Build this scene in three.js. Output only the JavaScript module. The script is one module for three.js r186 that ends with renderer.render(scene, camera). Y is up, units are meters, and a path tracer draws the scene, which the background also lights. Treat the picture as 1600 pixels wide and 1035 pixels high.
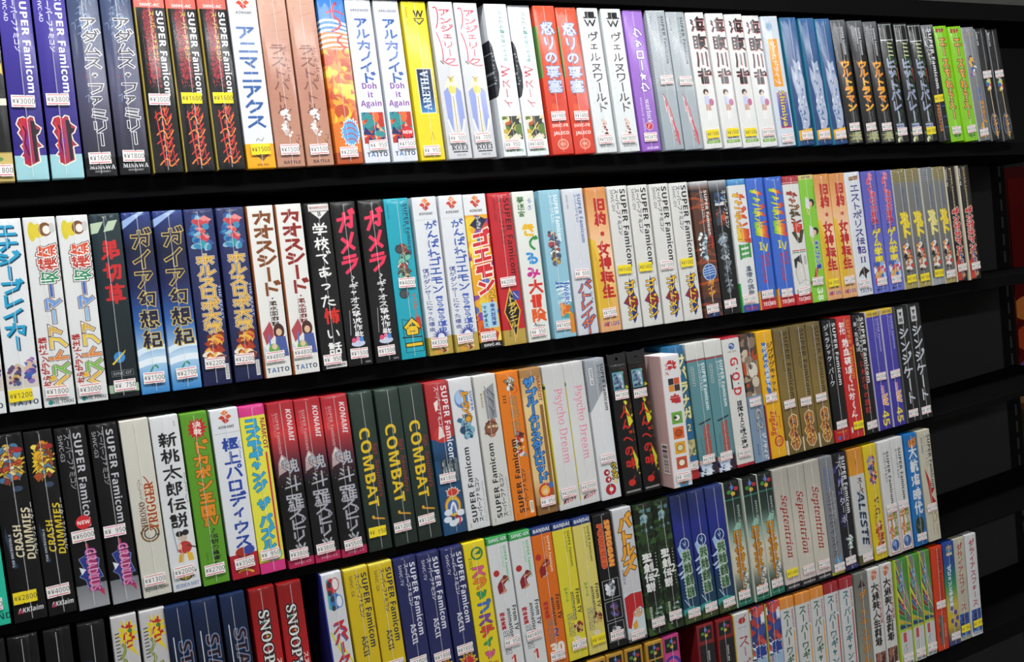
import * as THREE from 'three';
import { RectAreaLightUniformsLib } from 'three/addons/lights/RectAreaLightUniformsLib.js';
import { RoundedBoxGeometry } from 'three/addons/geometries/RoundedBoxGeometry.js';

// ---------------------------------------------------------------- camera, light, exposure
const scene = new THREE.Scene();
scene.background = new THREE.Color(0x000000);
const camera = new THREE.PerspectiveCamera(2 * Math.atan(517.5 / 1500) * 180 / Math.PI, 1600 / 1035, 0.02, 30);
camera.position.set(-0.3087, -0.1460, 1.0730);
camera.up.set(0.11591, 0.99325, -0.00515);
camera.lookAt(-0.3087 + 0.45517, -0.1460 - 0.05772, 1.0730 - 0.88853);
const renderer = new THREE.WebGLRenderer({ antialias: true });
renderer.toneMapping = THREE.LinearToneMapping;
renderer.toneMappingExposure = 1.88;
renderer.shadowMap.enabled = true;
RectAreaLightUniformsLib.init();

const CEIL = 0.96, FLOOR = -1.5;
// ceiling fluorescents: [x, z, length, width, intensity]; the builder below hangs the fitting and its light
const LAMPS = [[-0.05, 0.54, 1.3, 0.10, 35], [1.2, 0.5, 0.6, 0.10, 10], [0.55, 2.9, 1.3, 0.16, 15], [1.95, 2.9, 1.3, 0.16, 15], [3.35, 2.9, 1.3, 0.16, 15]];

// ---------------------------------------------------------------- helpers
const rng = (s) => () => { s = (s + 0x6d2b79f5) | 0; let t = Math.imul(s ^ (s >>> 15), 1 | s); t = (t + Math.imul(t ^ (t >>> 7), 61 | t)) ^ t; return ((t ^ (t >>> 14)) >>> 0) / 4294967296; };
const taken = {};
const numbered = (n) => { const k = taken[n] = (taken[n] ?? -1) + 1; return k ? n + '_' + String(k).padStart(3, '0') : n; };
function mesh(name, geo, mat, parent) {
  const m = new THREE.Mesh(geo, mat); m.name = parent === scene ? numbered(name) : name;
  m.castShadow = m.receiveShadow = true; parent.add(m); return m;
}
const bx = (w, h, d, x, y, z) => new THREE.BoxGeometry(w, h, d).translate(x, y, z);
const struct = (name, geo, mat) => { const m = mesh(name, geo, mat, scene); m.userData = { kind: 'structure' }; return m; };

// ---------------------------------------------------------------- stroke lettering: every glyph drawn by hand on a 16 x 16 grid, a stroke is a run of (x, y) pairs, r = rectangle
const G = {};
const put = (text, smooth) => { for (const line of text.trim().split('\n')) { const [ch, ...st] = line.trim().split(/\s+/); G[ch] = { s: st, smooth }; } };
put(`
ア 12e2a7 75793e
イ d1861a 868f
ウ 7174 2429 24e4d95f
エ 23d3 838d 1dfd
オ 15f5 a1af7d a51d
カ 15e5deab 71762f
キ 25d4 19f8 71af
ク 6118 54e4ba4f
ケ 4118 35f5 a59a5f
コ 23d3dd 1ddd
サ 15f5 414a b1b96f
シ 3274 1658 2e9bf4
ス 23d3891f 89ef
セ 17f5ba 515eee
ソ 2257 e2ba4f
タ 6118 54e4ba3f 47ac
チ d133 17f7 83893f
ツ 1338 6287 e2ca5f
テ 32d2 17f7 878a3f
ト 515f 56da
ナ 16f6 91994f
ニ 33d3 1dfd
ヌ 23d39a1f 57de
ネ 7092 24d41c 888f a9ec
ノ d1b93f
ハ 53481e a3d8fe
ヒ 313eee 38d5
フ 23e3ca4f
ヘ 1a64fd
ホ 15f5 818f6d 481c b8ed
マ 13e38a 58be
ミ 32d4 37c9 2bef
ム 712dec b8ff
メ d1a82f 34de
モ 23d3 17f7 737eee
ヤ 16e4a9 427f
ユ 24b4ad 1dfd
ヨ 23d3dd 28d8 2ddd
ラ 32d2 16e6ca4f
リ 323a c1c95f
ル 42491e 919ef9
レ 313ee7
ロ 22d2dd 222d 2ddd
ワ 2228 22e2da5f
ン 2366 2e9bf4
ー 808f
〜 80b4886b8f
・ 77997997
! 828a 8d8e
一 18f8
弟 4162 c1a2 33c3c636 3639e9ecad 828f 891f
切 1674 414c7a 83e3ddbd a3a86f
草 12f2 5054 a0a4 r45ca 47c7 1cfc 8a8f
幻 512566 742b7a 688c 93e3ddbc
想 1373 4049 4318 4466 r91e8 93e3 96e6 2b1e 5a5d7fbfbd 8a9c dbfd
紀 402354 632867 484f 2a1d 6a7c 93e3e898 989efefb
学 3043 7083 d0b3 1714f4f6 47b789 898e6e 1bfb
校 1474 404f 451b 4669 b0b3 83f3 a588 c5f8 d88f 98ff
怖 2418 303f 5366 73f3 b079 979e 97e7ed c5cf
話 2151 1373 2565 2767 r2a6e e192 85f5 c2c9 r99ee
撃 r1264 3137 92e286 95e9 29d9 2cec 898f6f
滅 1324 1627 1e3a 64f4 646a4f 7696 7999 b0b8dffc d6ac
作 4016 343f 8066 74f4 a4af a8e8 acec
戦 3042 7062 r2379 2676 1b9b 595f 95f4 b1b8dffc e6ac
道 6072 c0b2 53f3 r75dc 77d7 79d9 2133 16362c1e 2c5fff
中 r24da 808f
僕 4016 343f 80a2 e0c2 63f3 75e5 88d8 6bfb a3ab aa6f abff
理 1353 1757 1c6b 333c r72e8 75e5 a2ae 7beb 6efe
由 r25de 818e 29d9
旧 313f r72ee 78e8
約 402354 632867 484f 2a1d 6a7c a085 93e3debd a7c9
女 6038cf c49a2f 15f5
神 3042 14641b 474f 586a r83eb 87e7 b0bf
転 1272 r2469 2666 0b8b 404f a3e3 97f7 c7adec dafe
生 4016 34d4 29d9 808e 1efe
伝 4016 343f 83e3 67f7 a77ded cafe
記 2151 1373 2565 2767 r2a6e 93e3e898 989efefb
大 15f5 80781f 86ff
冒 r31c5 33c3 r37bf 3aba 3dbd 1717
険 111f 1141366a2b a065 a0f6 87d7 r79eb b7bb aa6f bcff
夢 12f2 5154 b1b4 r25e8 6568 a5a8 1a1c 1afafb 8a3f 5cccbd5f
迷 2133 16362c1e 2c5fff 7083 e0c3 65f5 a0ac a57b a5fb
宮 8082 1513f3f5 r46b9 r3bce
新 4042 1272 2335 6355 1686 1989 464f 491d 5a7c e1a3aa8f a6f6 d6df
桃 1474 404f 451b 4669 91986f c1cefefb 7486 7a98 f3d5 c7fa
太 15f5 80781f 86ff 7c9e
郎 4042 r2378 2575 282e6c 5a8f a2af a2e2c6e9cb
説 2151 1373 2565 2767 r2a6e 90a2 e0d2 r94e8 a8ab7f d8deefcf
決 1324 1627 1e3a 74e4e9 69f9 a0a96f aaff
王 22d2 37c7 1dfd 828d
国 r11ee 44b4 58a8 4cbc 848c a9bb
勇 32c286 r36ca 38c8 767a 2cdcde9f 9a2f
者 33c3 8087 17f7 e12c r59ce 5bcb
極 1464 303f 341b 3559 71f1 a1858b a4e4aa a5ea 6dfd c1c4
上 707e 76d6 1efe
魂 2262 1474 43286c 5a7c r93ea 97e7 b1b3 b3ba ba7f cacefefc
斗 4163 3557 1bf9 b0bf
羅 r11e4 6164 a1a4 462858 5a2b6b 4b4f 2d1f 6d7f a685 959f 97f7 9afa 9dfd 9fff c6cf
怒 4127 2769 7138 1474 91e17a 94ea 2b1e 5a5d7fbfbd 8a9c dbfd
要 12f2 r24d8 6268 a2a8 795cce b94f 1bfb
塞 8082 1412f2f4 35c5 37c7 5349 b3b9 19f9 5b1c bbfd 8b8f 4dbd 2fef
海 1324 1627 1e3a 9063 72f2 75e5ce 757dfd 6afa 9598 aaad
腹 r125e 1656 1a5a 8064 73f3 r75da 78d8 9a6d 9ada7f 9bff
川 31392f 828d d1df
背 6067 1363 1766 e294 9096f6f4 r49bf 4bbb 4dbd
失 4016 34d4 18f8 80781f 88ff
砂 1272 411a r385d a0ab 9478 d4f7 eb6f
都 2373 4047 1787 811b r3a7f 3c7c a1af a1e1c5e8ca
味 r145b 93e3 76f6 b0bf b76c b7fc
初 3042 14641b 474f 586a 73e3debd a3a86f
代 4016 343f 66f5 9092aedffc c1d3
熱 1272 4049 1575 1a7a 84d4decf a0a77a 8698 2d1f 5d6f 9daf ddef
血 8063 r24ce 646e a4ae 1efe
硬 1272 411a r385d 82f2 r84eb 87e7 b2bb b96f aaff
派 1324 1627 1e3a f183 838a6f b5be9f b5f4 c8ef f8da
航 4022 r236e 1979 4547 4a4c 93f3 b0b3 968c7f 96d6defefc
時 r135d 1858 83e3 b0b6 66f6 79f9 d6dfbf 9bad
爆 414b1f 4b6e 2537 r91e5 93e3 76f6 69f9 a5a9 d5d9 bcbf 8a7d dafd
笑 4025 3272 5365 b096 93f3 b4c6 d738 19f9 88892f 89ff
人 80781f 87ff
劇 4070 1313 1393 r2569 1b8b 4b4f 262f b2bc e0efcf
場 1454 303b 1d6a r71d6 73d4 68f8 8b6d 8adadecf ab8f cbaf
風 212c1f 21d1defe 55b4 r569a 848e 5dcd
水 808e6e 1565651d d397 97fe
回 r11ee r55aa
廊 8082 23f3 232d1f r5489 595e9d c4cf c4f4d8fbdd
聖 1181 2127 6128 6178 1878 r92e7 4ccc 1efe 8a8e
剣 5015 5095 3676 r278b 525f 5c1f 5c9f c2cb f0ffdf
収 212b 2b5a 616f 82e2c96f 86bbff
穫 6123 1474 414f 461b 4769 82f2 a0a3 d0d3 858b 86f6 88f8 8afa c5ca 8cdc8f 9cff
祭 4017 3262621a 5396 92e296 92ff 5aba 2cec 8c8f 5d3f bdef
主 7092 22e2 37c7 1dfd 838d
催 4016 343f 606464e4e0 a0a4 868f 88f8 8bfb 8efe b6be
挽 1464 404e2e 1b69 9074 82d2b5 r75e8 a8ab6f cacffffd
歌 1272 r2356 6268 1878 r2a5d c0a5 a3f3d6 c6ba8f bbff
帝 8082 22e2 5364 b3a4 1715f5f7 393e 39d9ddbd 858f
挑 1464 404e2e 1b69 91986f c1cefefb 7486 7a98 f3d5 c7fa
皇 8062 r32c7 35c5 39d9 4cbc 1efe 898e
合 8017 80f7 58b8 r3ace
旅 4042 1383 4319 3676 7e5f a095 93f3 b686 96e6 b6bf c6ff
戯 r1374 3070 2a7a 4a4f 1d7d b1b8dffc 85f4 e6ac
竜 8082 23d3 17f7 r38dc 3ada 888efefb
園 r11ee 44c4 8286 36d6 r58a9 8a8d 4dbc
声 8083 12f2 34d4 r36d9 868a 3a1f
呼 r145b e172 84a6 e4d6 78f8 b2bf9f
目 r31de 35d5 3ada
覚 3043 7083 d0b3 1714f4f6 r56bb 58b8 6b1f 9b9effec
倶 4016 343f r71eb 74e4 77e7 5bfb 8c6f cdff
楽 r61a6 64a4 2244 2747 d2b4 d7b7 1afa 888f 8a1f 8bff
部 4042 1272 2335 6355 1686 r297e a1af a1e1c5e8ca
将 202f 2652 2959 e171 7385 b3a5 f3e5 69f9 d7dfbf 8bad
軍 1411f1f4 34d4 r46cb 48c8 1dfd 838f
奇 13f3 8027 85d7 18f8 r3a9e d8dfbf
天 23d3 17f7 83781f 88ff
烈 1272 413528 4575 6a1b b1b8 e0eaca 2d1f 5d6f 9daf ddef
完 8082 1512f2f5 46b6 19f9 691f a9aefefb
全 8018 80f8 49c9 4ccc 1efe 888e
燃 414b1f 4b6e 2537 7455 9066 93b36b b0bb 95f5 c1d3 8d7f adbf ddff
焼 414b1f 4b6e 2537 7455 83f3 b0b4 9496 76f6 d4d6 69f9 999b6f c9cefefb
地 1555 313b 1c6a 76f4e9 b0bb 737defeb
創 7015 70c5 5595 r3697 r3a9e 282f c2cb f0ffdf
造 2133 16362c1e 2c5fff 9074 84f4 b0b6 67f7 r89ec
虎 8083 82d2 242c1f 24f4e6 5776 b7d7 7a7c5f babefefc
龍 4042 1272 2335 6355 1686 r187f 1b7b 9093f3 96e6 969efefb a9e9 acec
宇 8082 1512f2f5 46c6 19f9 868f6f
宙 8082 1512f2f5 r37ce 858e 3aca
物 4037 2464 1969 404f 9068 84f4dfbe b46b d48e
語 2151 1373 2565 2767 r2a6e 81f1 b196 83e3d7 67f7 r9aee
編 402354 632867 484f 2a1d 6a7c 81f1 r83e6 838a7f r88ee b8be 8bfb
青 13f3 35c5 17f7 8087 r59bf 5bbb 5dbd
春 12f2 34d4 16f6 801c 86fc r5abf 5cbc
翼 r1065 3035 r90e5 c0c5 r26d9 7679 28d8 1bfb 6b6e 1efe
`, false);
put(`
あ 24d3 71688e 9758283a3d5d8ac88bdcf9ccea 
い 23294d6b c4d6ea
う 62b3 37a5d8bc6f
え 61a2 35b51e 6a9aaeee
お 15a4 515d2c3a97d9cd8e c3f5
か 1595a88e6d 512e c4f8
き 33c2 26d5 51ca 4a3d6fcf
く b148cf
け 232e 65f5 b1b97f
こ 33c395 3b5eee
さ 25d4 61ca 4a3d6fcf
し 414b7fdc
す 14f4 919966587698 989c5f
せ 16f5 b2ba99 525dde
そ 42c25989 b6e6986aad
た 1493 612f 98e8 8baefe
ち 14e4 614a 4ab8ebac6f
っ 16a4e7cb6e
て 14e38788cf
と 4167 d4583c6fde
な 1483 5129 b3f5 a7ad6f4c8bee
に 32283e 84d4 7a9efe
ね 414f 15741c 1c94d7dc9ebcff
の 846b3d1853b3e8cd9e
は 32283e 75f5 b2bd8e7cbbfe
ひ 243518 5d9dc853 c5f9
べ 1a64fd
へ 1a64fd
み 33934d1b48eb c6bb7f
ま 23e3 37d7 818d5e3c9bed
め 324c 93b34d1a38a5e8cd8f
ゆ 233a2a48a3e6c96c 916e
ふ 6182 837a9d6e 3a1d cafd
も 616d9fdcd9 35c5 39c9
つ 16a4e7cb6e
や 17b5e79a 71a3 427f
よ 8195c5 818d5e4c9bde
ら 51a3 453a97d9bd6f
り 323849 c1d88f
る 32c22a97eace7f5d8c
れ 414f 15741c 1ca4bdfb
わ 414f 15741c 1ca6e99f
を 23d3 8139879b e66b6ede
ん 811f699a9efb
`, true);
const DAK = { ガ: 'カ', ギ: 'キ', グ: 'ク', ゲ: 'ケ', ゴ: 'コ', ザ: 'サ', ジ: 'シ', ズ: 'ス', ゼ: 'セ', ゾ: 'ソ', ダ: 'タ', ヂ: 'チ', ヅ: 'ツ', デ: 'テ', ド: 'ト', バ: 'ハ', ビ: 'ヒ', ブ: 'フ', ベ: 'ヘ', ボ: 'ホ', ヴ: 'ウ', が: 'か', ぎ: 'き', ぐ: 'く', げ: 'け', ご: 'こ', ざ: 'さ', じ: 'し', ず: 'す', だ: 'た', で: 'て', ど: 'と', ば: 'は', び: 'ひ', べ: 'へ', ぶ: 'ふ' };
const HAN = { パ: 'ハ', ピ: 'ヒ', プ: 'フ', ペ: 'ヘ', ポ: 'ホ', ぱ: 'は' };
const SMALL = { ァ: 'ア', ィ: 'イ', ゥ: 'ウ', ェ: 'エ', ォ: 'オ', ッ: 'ツ', ャ: 'ヤ', ュ: 'ユ', ョ: 'ヨ', ゃ: 'や', ょ: 'よ' };
const hx = (ch) => parseInt(ch, 16);
function glyph(c, ch, x, y, w, h, lw, col, round) {      // one character in the cell (x, y, w, h)
  if (ch === ' ') return;
  c.save(); c.translate(x, y); c.strokeStyle = col; c.lineWidth = lw; c.lineJoin = c.lineCap = round ? 'round' : 'square'; c.miterLimit = 2;
  if (/[A-Z0-9]/.test(ch)) { c.font = 'bold ' + h * 1.05 + 'px sans-serif'; c.textAlign = 'center'; c.textBaseline = 'middle'; c.fillStyle = col; c.fillText(ch, w / 2, h / 2, w); c.restore(); return; }
  let base = ch, mark = 0;
  if (SMALL[ch] || ch === 'っ') { base = SMALL[ch] ?? ch; c.translate(w * 0.16, h * 0.12); w *= 0.68; h *= 0.68; }
  if (DAK[ch]) { base = DAK[ch]; mark = 1; } else if (HAN[ch]) { base = HAN[ch]; mark = 2; }
  const g = G[base], X = (v) => (v + 0.5) / 16 * w, Y = (v) => (v + 0.5) / 16 * h;
  c.beginPath();
  for (const s of g ? g.s : ['22ee', 'e22e', 'r22ee']) {
    if (s[0] === 'r') { const [a, b, d, e] = [...s.slice(1)].map(hx); c.rect(X(a), Y(b), X(d) - X(a), Y(e) - Y(b)); continue; }
    const p = []; for (let i = 0; i + 1 < s.length; i += 2) p.push([X(hx(s[i])), Y(hx(s[i + 1]))]);
    c.moveTo(p[0][0], p[0][1]);
    if (g?.smooth && p.length > 2) {
      for (let i = 1; i < p.length - 1; i++) { const l = i === p.length - 2; c.quadraticCurveTo(p[i][0], p[i][1], l ? p[i + 1][0] : (p[i][0] + p[i + 1][0]) / 2, l ? p[i + 1][1] : (p[i][1] + p[i + 1][1]) / 2); }
    } else for (let i = 1; i < p.length; i++) c.lineTo(p[i][0], p[i][1]);
  }
  if (mark === 1) { c.moveTo(X(12.6), Y(-0.4)); c.lineTo(X(13.6), Y(2)); c.moveTo(X(15), Y(-1)); c.lineTo(X(16), Y(1.4)); }
  c.stroke();
  if (mark === 2) { c.lineWidth = lw * 0.7; c.beginPath(); c.arc(X(14.3), Y(0.8), w * 0.1, 0, 7); c.stroke(); }
  c.restore();
}

// ---------------------------------------------------------------- printing a spine: 100 units wide, 668 high
const W = 100, H = 668;
let c;                                                    // the canvas the current spine prints on
const fill = (col) => { c.fillStyle = col; };
const bg = (col) => { fill(col); c.fillRect(-3, -3, W + 6, H + 6); };
const rc = (x, y, w, h, col) => { fill(col); c.fillRect(x, y, w, h); };
const lg = (y0, y1, stops, x = -3, w = W + 6) => { const g = c.createLinearGradient(0, y0, 0, y1); stops.forEach((s, i) => g.addColorStop(i / (stops.length - 1), s)); fill(g); c.fillRect(x, y0, w, y1 - y0); };
const poly = (pts, col, line, lw) => { c.beginPath(); for (let i = 0; i < pts.length; i += 2) c.lineTo(pts[i], pts[i + 1]); c.closePath(); if (col) { fill(col); c.fill(); } if (line) { c.strokeStyle = line; c.lineWidth = lw ?? 2; c.lineJoin = 'round'; c.stroke(); } };
const el = (x, y, rx, ry, col, line, lw, rot = 0) => { c.beginPath(); c.ellipse(x, y, rx, ry, rot, 0, 7); if (col) { fill(col); c.fill(); } if (line) { c.strokeStyle = line; c.lineWidth = lw ?? 2; c.stroke(); } };
const ln = (pts, col, lw, cap = 'round') => { c.beginPath(); for (let i = 0; i < pts.length; i += 2) c.lineTo(pts[i], pts[i + 1]); c.strokeStyle = col; c.lineWidth = lw; c.lineCap = c.lineJoin = cap === 'round' ? 'round' : 'miter'; if (cap !== 'round') c.lineCap = 'butt'; c.stroke(); };
const cv = (pts, col, lw) => { c.beginPath(); c.moveTo(pts[0], pts[1]); for (let i = 2; i + 3 < pts.length; i += 4) c.quadraticCurveTo(pts[i], pts[i + 1], pts[i + 2], pts[i + 3]); c.strokeStyle = col; c.lineWidth = lw; c.lineCap = 'round'; c.stroke(); };
// a column of characters: centre x, top y, size; o: s cell height / size, k stroke weight, out / ow outline, dx slant per character, sh shadow colour, round
function V(text, x, y, size, col, o = {}) {
  const cell = size * (o.s ?? 1), gh = cell * 0.86, k = Math.min(size, cell) * (o.k ?? 0.12), cols = Array.isArray(col) ? col : [col];
  const draw = (ox, oy, lw, paint) => [...text].forEach((ch, i) => { const st = ch === 'ー' && o.bar ? o.bar : 1; glyph(c, ch, x - size / 2 + ox + (o.dx ?? 0) * i, y + i * cell + oy, size, gh * st, lw, paint ?? cols[i % cols.length], o.round); });
  c.save();
  if (o.skew) { c.transform(1, o.skew, 0, 1, 0, -o.skew * x); }
  if (o.sh) draw(o.sx ?? 4, o.sy ?? 4, k, o.sh);
  if (o.out) draw(0, 0, k + (o.ow ?? 8), o.out);
  if (o.out2) draw(0, 0, k + (o.ow2 ?? 4), o.out2);
  draw(0, 0, k);
  c.restore();
  return y + text.length * cell;
}
// a line of writing turned to run down the spine (or up it): centre line x, start y
function R(text, x, y, size, col, o = {}) {
  c.save(); c.translate(x, y); c.rotate(o.up ? -Math.PI / 2 : Math.PI / 2); if (o.it) c.transform(1, 0, -o.it, 1, 0, 0);
  if (/[\u3000-\u9fff]/.test(text)) {
    const step = o.len ? o.len / text.length : size;
    const pass = (lw, p) => [...text].forEach((ch, i) => glyph(c, ch === 'ー' ? '一' : ch, i * step, -size / 2, step * 0.9, size, lw, p));
    if (o.out) pass(size * (o.k ?? 0.13) + (o.ow ?? 6), o.out);
    pass(size * (o.k ?? 0.13), col);
  } else {
    c.font = (o.b === false ? '' : 'bold ') + size + 'px ' + (o.font ?? 'sans-serif'); c.textBaseline = 'middle'; c.textAlign = 'left';
    const w = c.measureText(text).width; if (o.len) c.scale(o.len / w, 1);
    if (o.out) { c.strokeStyle = o.out; c.lineWidth = o.ow ?? 6; c.lineJoin = 'round'; c.strokeText(text, 0, 0); }
    fill(col); c.fillText(text, 0, 0);
  }
  c.restore();
}
function Hz(text, x, y, size, col, o = {}) {               // a level line of writing, centred
  c.save(); c.translate(x, y); if (o.rot) c.rotate(o.rot); c.font = (o.b === false ? '' : 'bold ') + size + 'px ' + (o.font ?? 'sans-serif'); c.textBaseline = 'middle'; c.textAlign = 'center';
  if (o.it) c.transform(1, 0, -o.it, 1, 0, 0);
  const w = c.measureText(text).width; if (o.len) c.scale(o.len / w, 1);
  if (o.out) { c.strokeStyle = o.out; c.lineWidth = o.ow ?? 5; c.lineJoin = 'round'; c.strokeText(text, 0, 0); }
  fill(col); c.fillText(text, 0, 0); c.restore();
}
// the console wordmark that most spines carry, running down (or up) the spine
function SFC(col, o = {}) {
  const x = o.x ?? 76, y = o.y ?? 38, len = o.len ?? 330, d = o.up ? -1 : 1, f = (o.size ?? 27) * 1.12;
  R('SUPER', x, y, f, col, { len: len * 0.42, up: o.up }); R('Famicom', x, y + d * len * 0.46, f * 1.08, col, { len: len * 0.54, up: o.up });
  R('スーパーファミコン', o.kx ?? x - f * 0.95 * (o.up ? -1 : 1), y + d * 2, f * 0.62, o.kc ?? col, { len: len * 0.58, up: o.up });
  if (o.code) R(o.code, o.cx ?? x - f * 1.75 * (o.up ? -1 : 1), y + d * 2, f * 0.56, o.cc ?? col, { len: len * 0.28, up: o.up, b: false });
}
function konami(y = 52, col = '#b8442e') {                // two folded ribbons over a small name
  poly([38, y - 22, 52, y - 34, 66, y - 22, 52, y - 10], '#e2803a'); poly([28, y - 4, 40, y - 14, 52, y - 4, 44, y + 6], '#c8402c'); poly([52, y - 8, 66, y - 16, 76, y - 6, 62, y + 4], '#d2562e'); poly([40, y + 8, 54, y - 2, 66, y + 10, 52, y + 20], '#b83428');
  Hz('KONAMI', 52, y + 32, 15, '#333', { it: 0.2, len: 56 });
}
// loose picture inside a frame: bands and lumps of the given colours
function pic(x, y, w, h, cols, seed, n = 26, type = 0) {
  const r = rng(seed * 7919 + 13); c.save(); c.beginPath(); c.rect(x, y, w, h); c.clip(); rc(x, y, w, h, cols[0]);
  for (let i = 0; i < n; i++) {
    const col = cols[1 + Math.floor(r() * (cols.length - 1))], px = x + r() * w, py = y + r() * h, s = (0.1 + 0.25 * r()) * Math.min(w, h);
    if (type === 1) cv([px - s * 2, py, px, py - s * (r() * 3), px + s * 2, py + s * (r() - 0.5)], col, s * 0.35);
    else if (r() < 0.5) el(px, py, s, s * (0.4 + r() * 0.8), col, null, 0, r() * 3);
    else poly([px, py - s, px + s * r() * 1.6, py + s * r(), px - s * r() * 1.5, py + s * 1.2 * r()], col);
  }
  c.restore();
}
// a free-standing printed motif: lumps gathered about a centre line
function motif(x, y, w, h, cols, seed, n = 30, line) {
  const r = rng(seed * 104729 + 7);
  for (let i = 0; i < n; i++) {
    const t = i / n, a = r() * 6.28, px = x + Math.cos(a) * w * 0.36 * (0.3 + 0.7 * r()), py = y + (t - 0.5) * h * 0.9, s = w * (0.1 + 0.14 * r()), col = cols[Math.floor(r() * cols.length)];
    if (r() < 0.45) poly([px, py - s, px + s * (0.5 + r()), py + s * (r() - 0.3), px + s * (r() - 0.5), py + s, px - s * (0.4 + r()), py + s * (r() - 0.5)], col, line, 1.2);
    else el(px, py, s, s * (0.5 + 0.6 * r()), col, line, 1.2, r() * 3);
  }
}
const spiky = (x, y, rx, ry, n, col, line, lw, seed = 1, inner = 0.6) => { const r = rng(seed), p = []; for (let i = 0; i < n * 2; i++) { const a = i / n * Math.PI, q = i % 2 ? inner : 0.85 + 0.3 * r(); p.push(x + Math.cos(a) * rx * q, y + Math.sin(a) * ry * q); } poly(p, col, line, lw); };
const taito = (y, col = '#22304e') => { [['T', 18], ['A', 36], ['I', 52], ['T', 66], ['O', 84]].forEach(([t, x]) => Hz(t, x, y, 25, t === 'A' ? '#2a62a8' : col)); };
// lines too fine to be read: a run of tiny ticks
const fine = (x, y, len, size, col, seed) => { const r = rng(seed + 99); for (let t = 0; t < len; t += size) for (let k = 0; k < 3; k++) { const a = x + (r() - 0.5) * size, b = y + t + r() * size * 0.8; ln(r() < 0.5 ? [a, b, a + size * 0.6, b] : [a, b, a, b + size * 0.6], col, size * 0.14); } };

// ---------------------------------------------------------------- the spines, shelf by shelf: key, what one sees, what is printed, [centre height, across] of the price sticker
const D = {};
const spine = (key, label, draw, at = [0.9, 0.5]) => { D[key] = { label, draw, at }; };

// top shelf
spine('gilt', 'black game box with a cream gold foot', () => { bg('#0c0c0e'); rc(0, 570, W, 98, '#c9b26a'); lg(566, 574, ['#8e7a34', '#d8c47a']); poly([70, 270, 96, 258, 98, 300], '#d8b23a'); rc(60, 380, 40, 24, '#ddd8c0'); el(56, 590, 16, 8, '#5f8d4a'); }, [0.935, 0.6]);
spine('violet', 'purple game box with torn red and black emblem', () => {
  bg('#362c86'); lg(0, 560, ['#4a409c', '#2e2478']); rc(-3, 582, 106, 90, '#9ccbd2'); SFC('#f2f2f8', { x: 76, y: 16, len: 350, code: 'SHVC-AD', kx: 47, cx: 22 });
  poly([24, 452, 40, 446, 50, 456, 60, 444, 72, 448, 74, 470, 92, 486, 84, 506, 74, 512, 78, 534, 92, 552, 76, 556, 78, 604, 62, 612, 44, 622, 28, 610, 32, 590, 20, 584, 32, 568, 22, 548, 34, 536, 24, 514, 18, 502, 26, 490, 16, 472], '#a0304e', '#f0ead0', 4);
  lg(452, 612, ['#c83030', '#7a3090', '#b02438'], 30, 22); poly([60, 460, 72, 462, 76, 490, 88, 492, 74, 512, 72, 600, 62, 606], '#1c1420'); ln([36, 480, 44, 500, 36, 540, 46, 580], '#4c0c20', 4); ln([28, 470, 36, 500, 30, 560], '#d8402c', 4); }, [0.585, 0.46]);
spine('haunted', 'slate blue game box with dripping outlined lettering', () => {
  bg('#4a4e68'); lg(0, 668, ['#39496a', '#50506c', '#2a2a34']); const r = rng(4); for (let i = 0; i < 26; i++) { const y = 10 + r() * 160, x = 8 + r() * 50; cv([x, y, x + 14, y - 20, x + 18 * r() + 6, y + 18], '#8fa6c4', 1.6); }
  V('アダムス・ファミリー', 62, 96, 54, '#22222c', { s: 0.86, out: '#ecebf0', ow: 5, k: 0.13, sh: '#15151c', sx: -3, sy: 3 }); ln([26, 380, 38, 372, 34, 400], '#8fa6c4', 2); el(34, 310, 3, 3, '#b03030'); rc(-3, 600, 106, 70, '#15151a'); Hz('MISAWA', 54, 633, 21, '#e4e4e6', { len: 84, font: 'serif' }); Hz('ENTERTAINMENT', 54, 650, 8, '#bbb', { len: 50 }); }, [0.9, 0.5]);
spine('ember', 'black game box with speckled crimson band', () => {
  bg('#0c0b0e'); rc(0, 0, 5, H, '#a58f3a'); const r = rng(9); rc(26, 55, 34, 260, '#6e1420'); for (let i = 0; i < 900; i++) rc(22 + r() * 40, 58 + r() * 290, 2.4, 3.4, r() < 0.55 ? '#c8303c' : '#1a0d10'); rc(-3, -3, 106, 60, '#d8675a'); Hz('SHVC-AC', 52, 46, 15, '#f4e4e0', { len: 66 });
  SFC('#f4f2f2', { x: 80, y: 66, len: 320, size: 26, kx: 55, kc: '#d8c22c' }); for (let i = 0; i < 13; i++) { const y = 420 + i * 17, x = 20 + r() * 30; cv([x, y + r() * 20, 40 + r() * 30, y - 30, 50 + r() * 10, y + 12, 60, y + 30, 70 + r() * 20, y - 14 * r()], i % 3 ? '#d8402c' : '#f08a3c', 2.5 + r() * 2.5); } ln([30, 440, 44, 640], '#d23038', 4); ln([62, 420, 78, 640], '#c02a30', 3); }, [0.59, 0.48]);
spine('animania', 'white game box with blue angular lettering', () => { bg('#d9dce2'); konami(34); ln([0, 86, 100, 86], '#aab', 1.5); V('アニマニアクス', 50, 118, 66, '#2a5796', { s: 0.86, k: 0.17 }); rc(-3, 572, 106, 100, '#eaa81e'); ln([40, 562, 46, 552, 60, 562, 68, 550], '#444', 2); poly([30, 612, 56, 640, 82, 612, 56, 622], '#7a5020'); Hz('WHITES', 54, 654, 11, '#6b3a14'); }, [0.885, 0.5]);
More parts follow.
